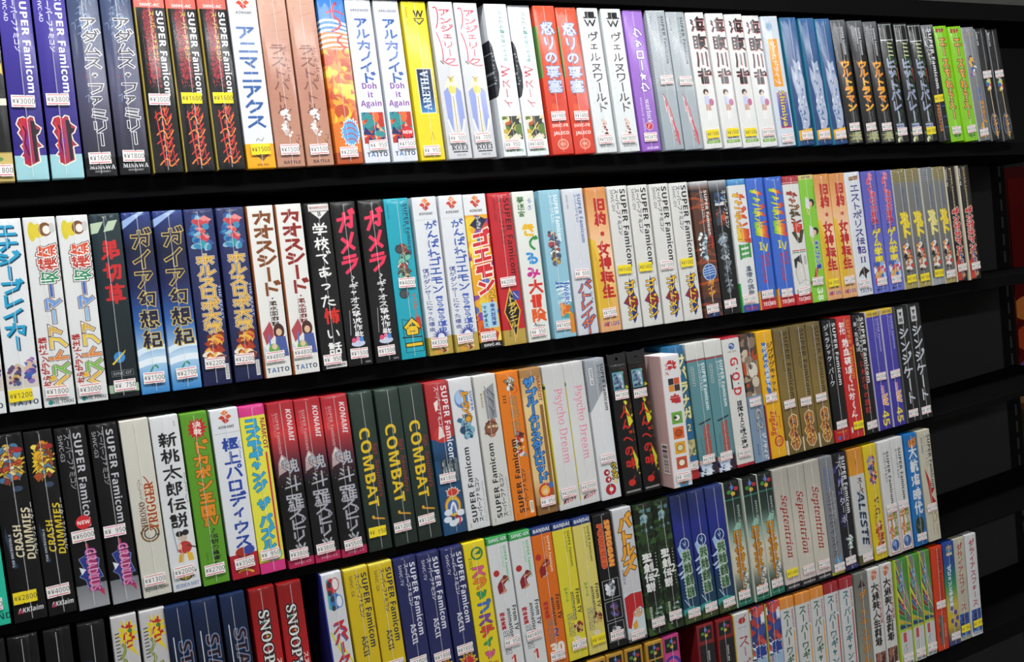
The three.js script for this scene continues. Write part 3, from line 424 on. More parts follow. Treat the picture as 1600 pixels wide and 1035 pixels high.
spine('onyx', 'black game box with silver engraved script', () => { bg('#0c0d0f'); lg(0, 60, ['#b4b8bc', '#1c1d22']); pic(24, 60, 52, 64, ['#2c4c74', '#7aa0c0', '#1c2c44', '#d8d8d0'], 5, 18); pic(22, 140, 56, 82, ['#3a4a5c', '#b8502c', '#5a2c20', '#d88a50', '#26303c'], 8, 22); R('スーパーファミコン', 84, 50, 20, '#e6e8ea', { len: 190, k: 0.15 }); c.globalAlpha = 0.8; motif(50, 330, 66, 130, ['#8a9aa6', '#4a5560', '#c8d2d8', '#2c343c', '#a8b4bc'], 11, 50); c.globalAlpha = 1; V('メジロス', 54, 360, 44, '#b8c2ca', { s: 0.98, k: 0.09, round: true }); motif(48, 480, 60, 160, ['#3a4048', '#6a747c', '#22262c'], 3, 30); }, [0.91, 0.4]);
const wing = (draw, blue) => () => { bg(blue); draw(); };
spine('wing3', 'white game box with rainbow kanji and green numeral', wing(() => { lg(0, 30, ['#5aa0d0', '#3a7ab8']); const gr = c.createLinearGradient(0, 0, 76, 0); ['#e8d83a', '#e8b02c', '#e0602c', '#c8303a'].forEach((k, i) => gr.addColorStop(i / 3, k)); V('キャプテン', 50, 70, 70, gr, { s: 0.5, k: 0.21, out: '#8a2418', ow: 3, skew: 0.2 }); V('翼', 56, 250, 74, gr, { s: 1.05, k: 0.13, out: '#8a2418', ow: 3, skew: 0.2 }); for (let i = 0; i < 3; i++) ln([22, 338 + i * 26, 84, 332 + i * 26], '#4a9a4c', 15, 'butt'); rc(20, 326, 12, 76, '#3a8a40'); rc(76, 320, 12, 76, '#3a8a40'); V('皇帝の挑戦', 62, 438, 34, '#5a6070', { s: 0.9, k: 0.17 }); rc(-3, 632, 106, 40, '#3450a8'); Hz('TECMO', 52, 652, 22, '#c83a3c', { len: 70 }); rc(-3, 520, 8, 150, '#3a9a4a'); }, '#dcdedc'), [0.9, 0.44]);
spine('wing4', 'royal blue game box with rainbow slanted kana and crimson foot', wing(() => { const gr = c.createLinearGradient(0, 0, 80, 0); ['#3aa04a', '#b8d03a', '#f0d83a', '#e8702c', '#d0303a'].forEach((k, i) => gr.addColorStop(i / 4, k)); V('キャプテン', 48, 58, 78, gr, { s: 0.46, k: 0.24, skew: 0.3, out: '#2a4a9c', ow: 3, dx: 2 }); V('翼', 56, 236, 80, gr, { s: 0.9, k: 0.14, skew: 0.3, out: '#2a4a9c', ow: 3 }); V('IV'.slice(0, 1), 44, 318, 70, gr, { s: 0.9 }); V('V', 72, 328, 70, gr, { s: 0.9 }); V('プロの', 74, 384, 26, '#b83048', { s: 0.9, k: 0.17 }); V('ライバルたち', 46, 390, 26, '#b83048', { s: 0.95, k: 0.17 }); poly([-3, 580, 8, 560, 8, 668, -3, 668], '#d8a03a'); rc(6, 610, 100, 60, '#c02a30'); Hz('TECMO', 56, 640, 26, '#f0e8e4', { len: 76 }); }, '#3c68c4'), [0.885, 0.48]);
spine('wing5', 'white game box with dark red kana and striker sketch', wing(() => { rc(-3, -3, 106, 36, '#a82c38'); rc(-3, 36, 106, 6, '#a82c38'); V('キャプテン', 46, 80, 66, ['#a83a28', '#b0502c', '#8a5a2c', '#5a4a2c', '#a83028'], { s: 0.52, k: 0.2, out: '#2a1c18', ow: 3, skew: 0.25, dx: 2 }); V('翼', 62, 250, 60, '#c83a2c', { s: 0.9, k: 0.15, skew: 0.2 }); Hz('V', 62, 318, 84, '#4a4228', { len: 72, out: '#1c1a14', ow: 4, rot: -0.1 }); for (const y of [384, 590]) { rc(10, y, 84, 5, '#b8323a'); rc(10, y + 10, 84, 4, '#2c7a4c'); } poly([14, 430, 60, 408, 64, 470, 40, 500, 14, 470], '#2a2a2e'); poly([34, 440, 66, 460, 74, 540, 30, 560, 16, 500], '#d8d4cc', '#555', 2); el(82, 560, 12, 14, '#e4e2da', '#777', 2); el(84, 440, 6, 22, '#c8c8c4', '#444', 2); rc(-3, 610, 106, 60, '#c02a30'); Hz('TECMO', 52, 640, 26, '#f0e8e4', { len: 76 }); }, '#d9d9d4'), [0.895, 0.46]);
spine('grass', 'grass green game box with two dark haired players', wing(() => { rc(-3, -3, 106, 26, '#c8bc78'); Hz('BANDAI', 52, 12, 14, '#4a4420', { len: 64 }); for (const [x, y] of [[52, 150], [58, 300]]) { el(x + 16, y - 4, 20, 20, '#1e1c24'); el(x + 10, y + 2, 12, 14, '#e0b48c'); poly([x - 20, y - 40, x + 4, y - 20, x + 2, y + 30, x - 26, y + 20], '#d8d4dc'); ln([x - 20, y + 20, x - 10, y + 56], '#e0b48c', 7); } R('キャプテン翼', 70, 346, 30, '#2c3ea0', { len: 150, k: 0.18, out: '#d8e4f0', ow: 4 }); Hz('J', 44, 520, 92, '#c82c2c', { it: 0.2, out: '#5a1010', ow: 4, rot: 0.15 }); Hz('38', 56, 628, 52, '#e4f0d8', { len: 70, rot: Math.PI / 2 }); R('SUPER FAMICOM', 92, 60, 10, '#3a6a1c', { len: 120, b: false }); }, '#84c43a'), [0.84, 0.42]);
spine('legend2', 'white game box with indigo kana and brown arrow mark', () => { bg('#d8dce0'); poly([22, 26, 88, 20, 84, 42, 26, 46], '#8a6a5a'); ln([26, 30, 80, 36], '#c8a048', 4); V('エストポリス伝記', 54, 66, 58, '#3c2f80', { s: 0.82, k: 0.145 }); Hz('II', 58, 474, 44, '#3c2f80', { font: 'serif', len: 44 }); poly([56, 510, 94, 540, 70, 552, 66, 582, 40, 548, 14, 566, 24, 538], '#2a1a1c'); taito(642); }, [0.9, 0.42]);
spine('periwinkle', 'periwinkle game box with red script and yellow scrawl', () => { bg('#6268bc'); lg(0, 668, ['#5a58b0', '#6c76c8']); motif(52, 70, 48, 120, ['#c83a58', '#e0607a', '#a83050', '#d88aa0'], 17, 30); V('はな大冒険!', 62, 112, 40, '#c83048', { s: 0.9, k: 0.2, out: '#e8b8c0', ow: 3, dx: -1 }); R('それいけ', 40, 270, 24, '#2c3a90', { len: 80, k: 0.16 }); R('どうぶつ', 70, 262, 24, '#2c3a90', { len: 80, k: 0.16 }); V('ゲム学園', 56, 320, 54, '#e8d43a', { s: 0.9, k: 0.18, out: '#7a7418', ow: 3, round: true }); pic(12, 496, 80, 118, ['#8ab8e0', '#c84a5a', '#e8e8ec', '#3a5aa8', '#d8a050', '#7a4a8a', '#a8d0ec'], 9, 40); Hz('SOFT', 56, 648, 16, '#2a2c6a', { len: 54 }); el(24, 648, 8, 8, '#2a2c6a'); }, [0.9, 0.5]);
const storm = (top, foot, txt) => () => { bg('#6e6e6c'); lg(0, 668, ['#7a7a78', '#646462']); rc(0, 0, 7, H, '#b8b8b2'); rc(7, 0, 100, 74, top); for (let i = 0; i < 8; i++) for (let k = 0; k < 6; k++) rc(12 + i * 11, 4 + k * 12, 7, 7, '#5a5a50'); R('GAIA ROAD', 72, 100, 15, '#2c5aa0', { len: 120, k: 0.2 }); poly([30, 252, 48, 240, 80, 240, 96, 330, 60, 330], txt); V('スト', 62, 240, 70, txt, { s: 1.06, k: 0.24, out: '#8a7410', ow: 3, skew: 0.2 }); R('LEGEND', 30, 410, 14, '#b03040', { len: 50 }); motif(58, 500, 76, 160, ['#1c1c24', '#d8c8b0', '#c83a30', '#e8a03a', '#2c2c38', '#e8e4e0', '#d8803a'], 33, 46); rc(7, 624, 100, 46, foot); };
spine('stormgold', 'grey game box with gold checked top and yellow slanted kana', storm('#9a8c54', '#a89a5c', '#ecd22c'), [0.915, 0.55]);
spine('stormsilver', 'grey game box with silver checked top and pale yellow kana', storm('#8a9098', '#9aa0a4', '#e6dc84'), [0.905, 0.55]);
spine('muscle', 'black game box with red outlined kana and fighter', () => { bg('#0b0a0c'); rc(0, 0, 10, H, '#cfc4ac'); R('SHVC-KJ', 20, 16, 14, '#e6e4e0', { len: 100 }); SFC('#b8942c', { x: 62, y: 10, len: 230, size: 16 }); V('ギンガ大マン', 58, 246, 56, '#c82c30', { s: 0.76, k: 0.22, out: '#e8c8b8', ow: 7 }); motif(60, 568, 70, 170, ['#d8a07a', '#c88a5c', '#b02c30', '#e8c09a', '#3a5aa0', '#8a4a34'], 12, 44); poly([12, 560, 40, 520, 52, 660, 14, 660], '#c03a2c'); }, [0.88, 0.6]);

// third shelf
spine('mint', 'mint green game box with pale diagonal lettering', () => { bg('#27c0a0'); const r = rng(8); for (let i = 0; i < 12; i++) R('ENIX', 20 + r() * 70, 20 + i * 54, 20, '#8fe4d0', { b: false, it: 0.3 }); Hz('ND', 84, 636, 30, '#123a44'); }, [0.88, 0.5]);
const crash = (col, art, seed) => () => { bg('#0b0b0c'); spiky(56, 108, 44, 70, 24, art[0], null, 0, 6, 0.7); motif(54, 108, 80, 130, art, seed, 60, '#2a1c14'); el(82, 60, 14, 10, '#a82c30'); el(66, 196, 16, 10, '#3a4a60'); R('CRASH', 46, 440, 34, col, { up: true, len: 120, it: 0.15 }); R('DUMMIES', 78, 454, 34, col, { up: true, len: 190, it: 0.15 }); poly([12, 320, 24, 440, 36, 470, 24, 476, 8, 360], '#2c3a50'); R('THE INCREDIBLE', 22, 470, 11, '#c8ccd4', { up: true, len: 120 }); R('クラッシュ・ダミー', 96, 438, 16, '#d8d4c8', { up: true, len: 190, k: 0.14 }); Hz('AKKlaim', 54, 626, 24, '#e8e6e4', { len: 78, it: 0.15 }); poly([12, 636, 26, 616, 30, 636], '#b03a5a'); };
spine('crashwhite', 'black game box with cream title and burst picture', crash('#e4d8b4', ['#e0b83a', '#c8502c', '#e8d49a', '#4a7aa0', '#8a3c34', '#f0e4c0', '#5a8ab0'], 3), [0.865, 0.42]);
spine('crashyellow', 'black game box with yellow title and golden burst', crash('#e0c42c', ['#ecc82c', '#d88a24', '#f0dc5a', '#a8502c', '#5a86a0', '#e8b02c', '#8a3a2c'], 4), [0.86, 0.42]);
spine('starfighter', 'black game box with pink striped logo over grey foot', () => { bg('#0c0c0e'); SFC('#c8c8cc', { x: 70, y: 22, len: 350, size: 30, code: 'SHVC-G3', kx: 40, cx: 16, kc: '#a8a8ac' }); rc(-3, 578, 106, 92, '#8a8c90'); lg(578, 668, ['#7a7c80', '#a4a6aa']); poly([20, 480, 44, 470, 86, 490, 80, 520, 92, 560, 74, 560, 84, 590, 40, 590, 34, 560, 16, 545, 34, 520], '#2a3c8a', '#9aa8d0', 2); poly([48, 430, 56, 426, 60, 470, 76, 470, 78, 600, 88, 604, 88, 630, 74, 610, 50, 600, 50, 480], '#b83058'); R('GRADIUS', 60, 446, 48, '#e87aa4', { len: 160, out: '#3a2a7a', ow: 5 }); for (let i = 0; i < 7; i++) ln([48, 466 + i * 20, 80, 466 + i * 20], '#f4c4d4', 2.5); poly([18, 510, 40, 522, 24, 540], '#e8ecf4'); }, [0.6, 0.44]);
spine('chrono', 'cream game box with upward red and gold wordmark', () => { bg('#d2d0c4'); ln([50, 0, 50, H], '#c4c2b6', 2); el(54, 430, 30, 30, null, '#7a5a2a', 6); el(54, 430, 20, 20, null, '#3a2818', 4); R('CHRONO', 38, 420, 29, '#5a2a14', { up: true, len: 112, font: 'serif' }); R('TRIGGER', 70, 420, 44, '#9a2c1c', { up: true, len: 180, font: 'serif', out: '#e0c070', ow: 2 }); cv([58, 216, 84, 250, 72, 300], '#a8442c', 4); fine(36, 220, 100, 9, '#6a5a44', 3); rc(20, 418, 5, 10, '#444'); el(80, 440, 5, 5, '#444'); Hz('SQUARESOFT', 50, 640, 15, '#24242a', { len: 84, it: 0.2 }); }, [0.91, 0.42]);
spine('peach', 'white game box with seven black brush characters', () => { bg('#dbdddd'); V('新桃太郎伝説', 52, 64, 66, '#1a191c', { s: 0.94, k: 0.12, round: true }); fine(92, 220, 110, 9, '#666', 3); Hz('SHVC', 84, 34, 9, '#777', { rot: 1.5, b: false }); cv([36, 404, 50, 396, 70, 404], '#888', 2); el(58, 470, 16, 14, '#c8b8a4'); el(48, 452, 13, 11, '#26242a'); el(70, 450, 12, 11, '#26242a'); el(60, 506, 26, 24, '#b83a34'); el(42, 500, 9, 12, '#e8c8b0'); poly([38, 530, 56, 524, 50, 560, 32, 560], '#d8a83a'); poly([64, 524, 84, 530, 88, 560, 68, 560], '#e0b43c'); ln([26, 420, 34, 520], '#8aa0b0', 4); ln([72, 500, 98, 512], '#5a3c30', 5); el(50, 618, 20, 12, '#d8b83a', '#222', 4); poly([64, 610, 92, 596, 78, 622], '#2a2a2c'); Hz('HUDSON SOFT', 52, 648, 20, '#3a5a9a', { len: 84, font: 'serif' }); }, [0.89, 0.46]);
spine('dokapon', 'green game box with red burst and orange kana', () => { bg('#5e9a2a'); spiky(56, 62, 40, 46, 14, '#c02c2c', null, 0, 3, 0.66); V('決戦', 56, 34, 30, '#f0e4d8', { s: 0.95, k: 0.14 }); V('ドカポン王国', 56, 112, 54, '#e08a24', { s: 0.92, k: 0.19, out: '#5a5414', ow: 5 }); Hz('IV', 62, 424, 46, '#e08a24', { out: '#5a5414', ow: 5, len: 62 }); V('〜伝説の勇者たち', 62, 452, 34, '#1d2414', { s: 0.62, k: 0.13 }); R('SHVC-AE', 28, 540, 11, '#33480f', { len: 56, b: false }); }, [0.915, 0.46]);
spine('parodius', 'white game box with blue kana over crimson foot', () => { bg('#dde0e4'); konami(38); ln([8, 94, 96, 94], '#a8acb2', 2); V('極上パロディウス', 56, 116, 56, '#27459c', { s: 0.97, k: 0.16 }); fine(88, 130, 70, 9, '#5a6cb0', 4); rc(-3, 572, 106, 100, '#b02030'); el(48, 566, 26, 20, '#a8342c'); el(72, 560, 20, 18, '#3a4a9c'); ln([30, 576, 50, 590, 70, 580], '#3a1a1c', 4); cv([26, 640, 50, 626, 76, 648], '#e0b43a', 8); }, [0.905, 0.5]);
spine('puzzle', 'yellow game box with pink bands and cyan kana', () => { bg('#e4e04a'); rc(-3, -3, 106, 44, '#d83a84'); rc(-3, 624, 106, 46, '#d83a84'); R('NAMCOT', 86, 52, 24, '#9a2438', { len: 126 }); rc(82, 190, 7, 400, '#c82c50'); V('コズモギャング', 42, 50, 48, '#38a8d4', { s: 0.88, k: 0.22, out: '#24566a', ow: 3 }); V('ザ', 46, 374, 44, '#38a8d4', { k: 0.22, out: '#24566a', ow: 3 }); V('パズル', 46, 438, 48, '#38a8d4', { s: 1.02, k: 0.22, out: '#24566a', ow: 3 }); el(66, 600, 26, 22, '#a8d0b0', '#4a6a5a', 2); el(48, 606, 16, 16, '#d8a0c0', '#6a4a5a', 2); }, [0.89, 0.48]);
spine('contra', 'crimson topped black game box with grey metallic characters', () => { bg('#0e0d0f'); lg(0, 250, ['#a82430', '#d23a3c', '#5a2434']); lg(250, 330, ['#5a2434', '#1c1a20']); R('KONAMI', 78, 30, 28, '#e4dcdc', { len: 130, it: 0.2 }); SFC('#d0a0a0', { x: 30, y: 40, len: 165, size: 15, kx: 18 }); poly([14, 240, 30, 205, 60, 240, 60, 268, 10, 290], '#b8a4a0'); poly([18, 250, 30, 212, 46, 244], '#e4dcd8'); for (let i = 0; i < 14; i++) rc(8 + (i * 37) % 84, 292 + (i * 23) % 60, 3, 3, '#d8c070'); V('魂斗羅', 56, 226, 66, '#b4b4bc', { s: 1.1, k: 0.095, out: '#2c2a30', ow: 4 }); V('スピリッツ', 56, 428, 60, '#a8a8b0', { s: 0.78, k: 0.16, out: '#2c2a30', ow: 3 }); rc(-3, 632, 106, 40, '#b02450'); Hz('SHVC-CS', 56, 650, 14, '#d890a8', { len: 66 }); }, [0.92, 0.46]);
spine('combat', 'dark green game box with slanted yellow wordmark', () => { bg('#26352e'); lg(0, 668, ['#2e3e36', '#202c26']); R('COMBAT', 46, 146, 62, '#e6c01e', { len: 340, it: -0.1 }); R('Sgt. Saunders', 84, 218, 24, '#a8323a', { len: 230, font: 'serif', it: 0.3, b: false }); poly([34, 524, 82, 536, 86, 544, 34, 532], '#d89a2c'); el(36, 524, 6, 7, '#e0a832');  }, [0.87, 0.42]);
spine('castle', 'red and blue game box with grey castle and round crest', () => { bg('#244e74'); rc(-3, -3, 106, 250, '#b03034'); poly([30, 90, 48, 80, 44, 120, 34, 130], '#efe4dc'); el(50, 230, 38, 36, '#c43a34'); poly([40, 190, 30, 250, 60, 240, 50, 200], '#e8dcd8'); lg(290, 340, ['#244e74', '#1c3a5c']); SFC('#e8e4e8', { x: 80, y: 20, len: 330, size: 30, kx: 50 }); pic(26, 345, 72, 90, ['#3a4a5a', '#8a949a', '#222a34', '#c0c4c4', '#55606a'], 9, 40); for (let i = 0; i < 6; i++) rc(24 + i * 13, 340, 8, 100, i % 2 ? '#6a747c' : '#2c343c'); el(54, 545, 36, 46, '#d8b23a', '#8a3a2c', 4); el(54, 548, 24, 30, '#3a6ab0'); cv([44, 560, 60, 500, 66, 570], '#ece8f0', 9); spiky(60, 486, 30, 22, 12, '#c83a2c', '#e8d8b8', 3, 4, 0.7); for (const [x, y] of [[24, 600], [70, 610], [46, 620], [84, 580], [30, 570]]) el(x, y, 18, 14, '#dce4ec'); cv([60, 600, 90, 590, 70, 630], '#c82c30', 7); }, [0.63, 0.46]);
const trio = (base, emblem, logo) => () => { bg(base); emblem(); SFC('#1b1a1e', { x: 38, y: 640, len: 340, size: 29, up: true, kx: 64 }); fine(86, 460, 180, 8, '#8a8a88', 3); Hz('SHVC', 15, 646, 9, '#555', { rot: -1.57, b: false }); logo(); };
spine('bluecrest', 'white game box with blue globe emblem and robot', trio('#d9dadb', () => { el(46, 90, 30, 40, '#5a86c0'); el(40, 84, 20, 30, '#a8c4e4'); R('ルーランド', 62, 60, 34, '#dc9a2c', { len: 120, k: 0.2, out: '#6a3a14', ow: 3 }); R('SUPER', 90, 60, 15, '#3a62b4', { len: 90 }); motif(50, 218, 76, 100, ['#5a96b8', '#3a6a90', '#a8d0dc', '#2c4a68', '#7ab8c8'], 4, 34, '#2c4a68'); }, () => el(66, 182, 14, 14, '#e0a02c', '#5a3410', 3)), [0.5, 0.5]);
spine('greycrest', 'white game box with grey scribbled plate and brown robot', trio('#d2d1cb', () => { poly([36, 70, 86, 40, 84, 196, 40, 196], '#8f9296'); for (let i = 0; i < 9; i++) ln([44 + (i * 13) % 36, 50 + i * 14, 56 + (i * 29) % 32, 84 + i * 13], '#4a4d52', 3); R('BASIC', 26, 76, 12, '#8a7420', { len: 70 }); motif(52, 236, 70, 70, ['#7a4a34', '#9a5c40', '#5a3426', '#b8785a'], 6, 26, '#3a2018'); el(52, 236, 30, 26, '#8a5640', '#4a2a1c', 3); el(42, 230, 6, 5, '#e8d8a0'); el(62, 230, 6, 5, '#e8d8a0'); }, () => rc(70, 226, 16, 12, '#c8b8a0')), [0.5, 0.5]);
spine('orangecrest', 'orange game box with silver wordmark and winged fighter', trio('#e07a1a', () => { motif(56, 56, 60, 50, ['#c8c4bc', '#8a7a60', '#e8e4dc', '#5a4a3a'], 4, 20, '#4a3a2a'); ln([76, 60, 90, 90, 70, 100], '#c84a1c', 4); R('SWORD MAN', 62, 110, 44, '#b89868', { len: 180, font: 'serif', out: '#6a4420', ow: 3 }); R('III', 24, 100, 20, '#5a3a14', { len: 40, font: 'serif' }); motif(68, 330, 56, 120, ['#d8d4cc', '#b8302c', '#8a8a88', '#e0b03a', '#5a2c20', '#f0ece4'], 9, 40); }, () => { rc(76, 592, 16, 56, '#ece4d0'); R('SHVC', 84, 598, 10, '#333', { len: 40 }); }), [0.5, 0.5]);
spine('crystal', 'sand coloured game box with blue kana outlined yellow', () => { bg('#dcb878'); lg(0, 668, ['#b88c54', '#e4c88c', '#dcb878', '#e4c48a', '#9a7040']); rc(-3, -3, 106, 40, '#a87c48'); R('NAMCOT', 84, 36, 22, '#8a2c2c', { len: 118 }); rc(76, 170, 16, 440, '#8a6236'); V('ザ', 36, 44, 44, '#3a8ad0', { k: 0.22, out: '#1c3c70', ow: 7 }); V('ブルークリスタルロッド', 42, 94, 50, '#3a8ad0', { s: 0.78, k: 0.2, out: '#1c3c70', ow: 7 }); el(52, 560, 34, 34, '#c23a34'); el(50, 560, 22, 24, '#e8b03a'); el(50, 564, 12, 12, '#e8c8a0'); el(80, 540, 12, 14, '#3a72b8'); rc(-3, 622, 106, 50, '#8a6236'); }, [0.92, 0.5]);
spine('psycho', 'white game box with pink gothic wordmark', () => { bg('#d4d4d2'); lg(0, 668, ['#c8c8c6', '#dadad8', '#d4d4d2']); rc(0, 80, 5, 560, '#c8b83a'); rc(0, 90, 6, 14, '#2c4a44'); R('Psycho Dream', 64, 108, 50, '#e6809e', { len: 350, font: 'serif', b: false }); ln([50, 430, 50, 590], '#c0c0bc', 1.5); Hz('RIOT', 52, 628, 24, '#b03034', { len: 68, it: 0.3, rot: -0.2 }); ln([22, 638, 36, 622], '#2a2a2c', 5); }, [0.878, 0.46]);
spine('quizrings', 'white game box with grey diagonal top and red rings', () => { bg('#d8dadb'); poly([-3, -3, 103, -3, 103, 120, -3, 250], '#9aa0a6'); SFC('#2a2c30', { x: 84, y: 26, len: 225, size: 20, kx: 66 }); rc(16, 40, 18, 80, '#d8dadb'); R('SHVC-S9', 25, 44, 13, '#444', { len: 72 }); V('クイズQ', 80, 500, 26, '#e6c42c', { s: 1, k: 0.2, out: '#1a1a1c', ow: 7 }); for (const [x, y, r] of [[40, 540, 14], [44, 574, 14], [50, 622, 25]]) { el(x, y, r, r, '#b8202c', '#7a1018', 3); el(x + 2, y, r * 0.42, r * 0.42, '#e4e0e0'); } }, [0.7, 0.5]);
spine('spice', 'black game box with yellow art and red kana column', () => { bg('#0b090b'); pic(58, 20, 45, 560, ['#2a1a14', '#c8c42a', '#5a3a1c', '#e0d83a', '#3a2416', '#8a8a24', '#6a4a24'], 13, 40); poly([58, 200, 80, 250, 96, 420, 70, 470, 100, 600, 58, 600], '#141215'); poly([62, 210, 96, 300, 70, 330], '#d8d22c'); poly([70, 420, 98, 500, 84, 560], '#cfc82a'); rc(14, 40, 60, 92, '#5aa0ac'); pic(20, 48, 48, 78, ['#8aa8b8', '#3a4a6a', '#c8d0d4', '#6a7c98', '#2c3450'], 5, 26); V('人んべの味', 54, 214, 52, '#c8281e', { s: 1.28, k: 0.15, round: true }); el(48, 606, 20, 17, '#c82a22'); ln([56, 590, 70, 576], '#c82a22', 4); Hz('IMAGINEER', 50, 650, 12, '#d8d4d0', { len: 80 }); }, [0.235, 0.48]);
spine('mahjong', 'white stout game box with red characters and four tiles', () => { bg('#dcdada'); rc(-3, -3, 7, 674, '#c4a29e'); rc(4, 6, 88, 2, '#eee'); V('戯', 56, 30, 46, '#b82a2c', { s: 1.1, k: 0.17 }); R('クイズ', 28, 40, 16, '#b82a2c', { len: 60, k: 0.16 }); for (const [i, a] of [['#2a2a2c', 0], ['#c8502c', 1], ['#d8882c', 2], ['#3a2a24', 3]].entries()) rc(30 + (i % 2) * 30, 118 + (i >> 1) * 34, 28, 32, a[0]); V('竜', 56, 200, 52, '#b82a2c', { s: 1, k: 0.18 }); for (const [i, a] of ['#6aa83c', '#d8662c', '#e0a02c', '#c8502c'].entries()) { rc(28, 288 + i * 76, 56, 60, a); el(56, 318 + i * 76, 17, 17, ['#ece8e0', '#b84c1c', '#d8d0a0', '#efe4d0'][i], '#3a2a1c', 3); if (!i) el(48, 316, 7, 8, '#2a2a2a'); } rc(34, 644, 44, 22, '#3a8ac0'); el(56, 650, 14, 7, '#a8642c'); }, [0.925, 0.52]);
spine('survival', 'blue game box with pale yellow kana partly hidden', () => { bg('#2c6a94'); V('サバラナガ', 72, 44, 58, '#e8e2a0', { s: 1.15, k: 0.2, out: '#1c3c50', ow: 5 }); Hz('2', 74, 410, 50, '#e8e2a0', { out: '#1c3c50', ow: 5 }); pic(50, 470, 50, 80, ['#a8a070', '#d8d0a0', '#5a6a50', '#c8b880'], 3, 18); rc(-3, 620, 106, 50, '#b82c30'); }, [0.9, 0.7]);
spine('rescue', 'grey teal game box with red wedge wordmark', () => { bg('#5c8c92'); rc(-3, -3, 106, 84, '#d2d2cc'); rc(-3, 84, 106, 7, '#a82c30'); SFC('#dfe8e6', { x: 84, y: 104, len: 240, size: 22, kx: 66 }); R('SHVC-T6', 24, 116, 19, '#17262a', { len: 96, out: '#c8d8d8', ow: 3 }); poly([16, 404, 90, 386, 90, 394, 30, 410], '#2a3238'); c.save(); c.translate(46, 418); c.transform(1, 0, -0.1, 1, 0, 0); poly([-36, 0, 44, -14, 30, 200, 4, 200], null); c.restore(); R('THUNDERBIRDS', 58, 412, 46, '#d24a30', { len: 176, out: '#7a1c14', ow: 3 }); fine(22, 470, 120, 8, '#2a4a50', 3); pic(-3, 586, 106, 90, ['#6a86b8', '#c8d4e4', '#3a2430', '#d8b0a0', '#27345c', '#e8eef4'], 12, 30); }, [0.875, 0.46]);
spine('divine', 'white game box with red spaced capitals and small globe', () => { bg('#d6d5d0'); rc(-3, -3, 106, 12, '#a82430'); el(52, 48, 17, 17, '#2c5a98'); cv([40, 44, 54, 34, 62, 54], '#dfe8f0', 4); Hz('IMAGINEER', 52, 76, 9, '#777', { len: 50 }); Hz('G', 56, 128, 62, '#c0242c', { rot: 1.57, len: 50 }); Hz('O', 56, 204, 62, '#c0242c', { rot: 1.57, len: 50 }); Hz('D', 56, 280, 62, '#c0242c', { rot: 1.57, len: 50 }); for (const y of [166, 242]) el(66, y, 4, 4, '#333'); rc(24, 190, 9, 76, '#2a2a2e'); V('目覚めよと呼ぶ声が', 56, 330, 32, '#24232a', { s: 0.9, k: 0.17 }); fine(40, 600, 20, 6, '#555', 3); rc(-3, 652, 106, 20, '#a82430'); }, [0.895, 0.48]);
spine('genocide', 'steel blue game box with brown machine and silver initials', () => { bg('#7c92a8'); pic(-3, 0, 106, 320, ['#4a403c', '#8a7460', '#c8baa4', '#5a3c2c', '#2c2a2c', '#a89078', '#b04a2c'], 15, 60); el(60, 190, 34, 44, '#d8d0c0', '#4a3c30', 4); el(48, 170, 12, 14, '#5a4a40'); el(70, 250, 26, 30, '#cabfa8', '#4a3c30', 3); R('G2', 60, 384, 60, '#a8acae', { len: 120, out: '#4a5054', ow: 6 }); R('ジノサイド', 78, 520, 26, '#e8e8e4', { len: 140, k: 0.16 }); R('BRIDE', 30, 570, 12, '#2c3a7a', { len: 60 }); }, [0.522, 0.46]);
spine('zigzag', 'amber game box with blue zigzag and red wordmark', () => { bg('#e2aa18'); const p = []; for (let i = 0; i < 16; i++) p.push(24 + (i % 2) * 10, 60 + i * 20); for (let i = 15; i >= 0; i--) p.push(50 + (i % 2) * 10, 60 + i * 20); poly(p, '#3a6cb4'); V('ダチョウ倶楽部も', 42, 74, 26, '#dfe4ea', { s: 1.1, k: 0.14 }); V('ジグザグキャット', 76, 64, 34, '#3a2a18', { s: 0.98, k: 0.12 }); R('ZigZag', 46, 420, 52, '#b8322c', { len: 130, it: 0.1 }); R('ZIGZAG', 82, 450, 14, '#c04a2c', { len: 70 }); el(62, 582, 24, 26, null, '#b8322c', 8); Hz('GT', 62, 584, 26, '#b8322c'); rc(0, 380, 5, 290, '#a83c2c'); }, [0.515, 0.46]);
spine('bronze', 'bronze brown game box with gilt creature relief', () => { bg('#7a6434'); lg(0, 668, ['#6a5a34', '#86703c', '#6e5a2e']); SFC('#3a2f18', { x: 74, y: 20, len: 360, size: 32, kx: 46, kc: '#4a3e22' }); const pts = [30, 474, 56, 456, 82, 470, 84, 520, 66, 540, 80, 580, 90, 616, 66, 650, 40, 644, 22, 610, 34, 590, 16, 560, 36, 540, 26, 500]; poly(pts, '#a86a2c', '#e8d8a8', 4); motif(54, 555, 52, 150, ['#c8883a', '#7a3c1c', '#a05a24', '#e0a848', '#5a2c14', '#8a4a20'], 8, 46); el(62, 500, 6, 6, '#4a7a9a'); rc(-1, 590, 6, 78, '#e4dcc8'); }, [0.605, 0.46]);
spine('jungle', 'black game box with white kana above red foot', () => { bg('#0c0c0e'); SFC('#e6e6e6', { x: 82, y: 20, len: 345, size: 26, kx: 58, kc: '#9a9a9e' }); V('ジュラシック・パーク', 26, 26, 32, '#dcdce0', { s: 1.05, k: 0.13 }); rc(-3, 596, 106, 74, '#b8282c'); R('SHVC-JP', 50, 606, 12, '#e09a3a', { len: 1 }); Hz('SHVC-JP', 50, 614, 15, '#e08a3a', { len: 70 }); el(28, 646, 10, 10, '#4a6ab8'); Hz('JACK', 64, 646, 14, '#3a2a3a', { len: 50 }); }, [0.855, 0.48]);
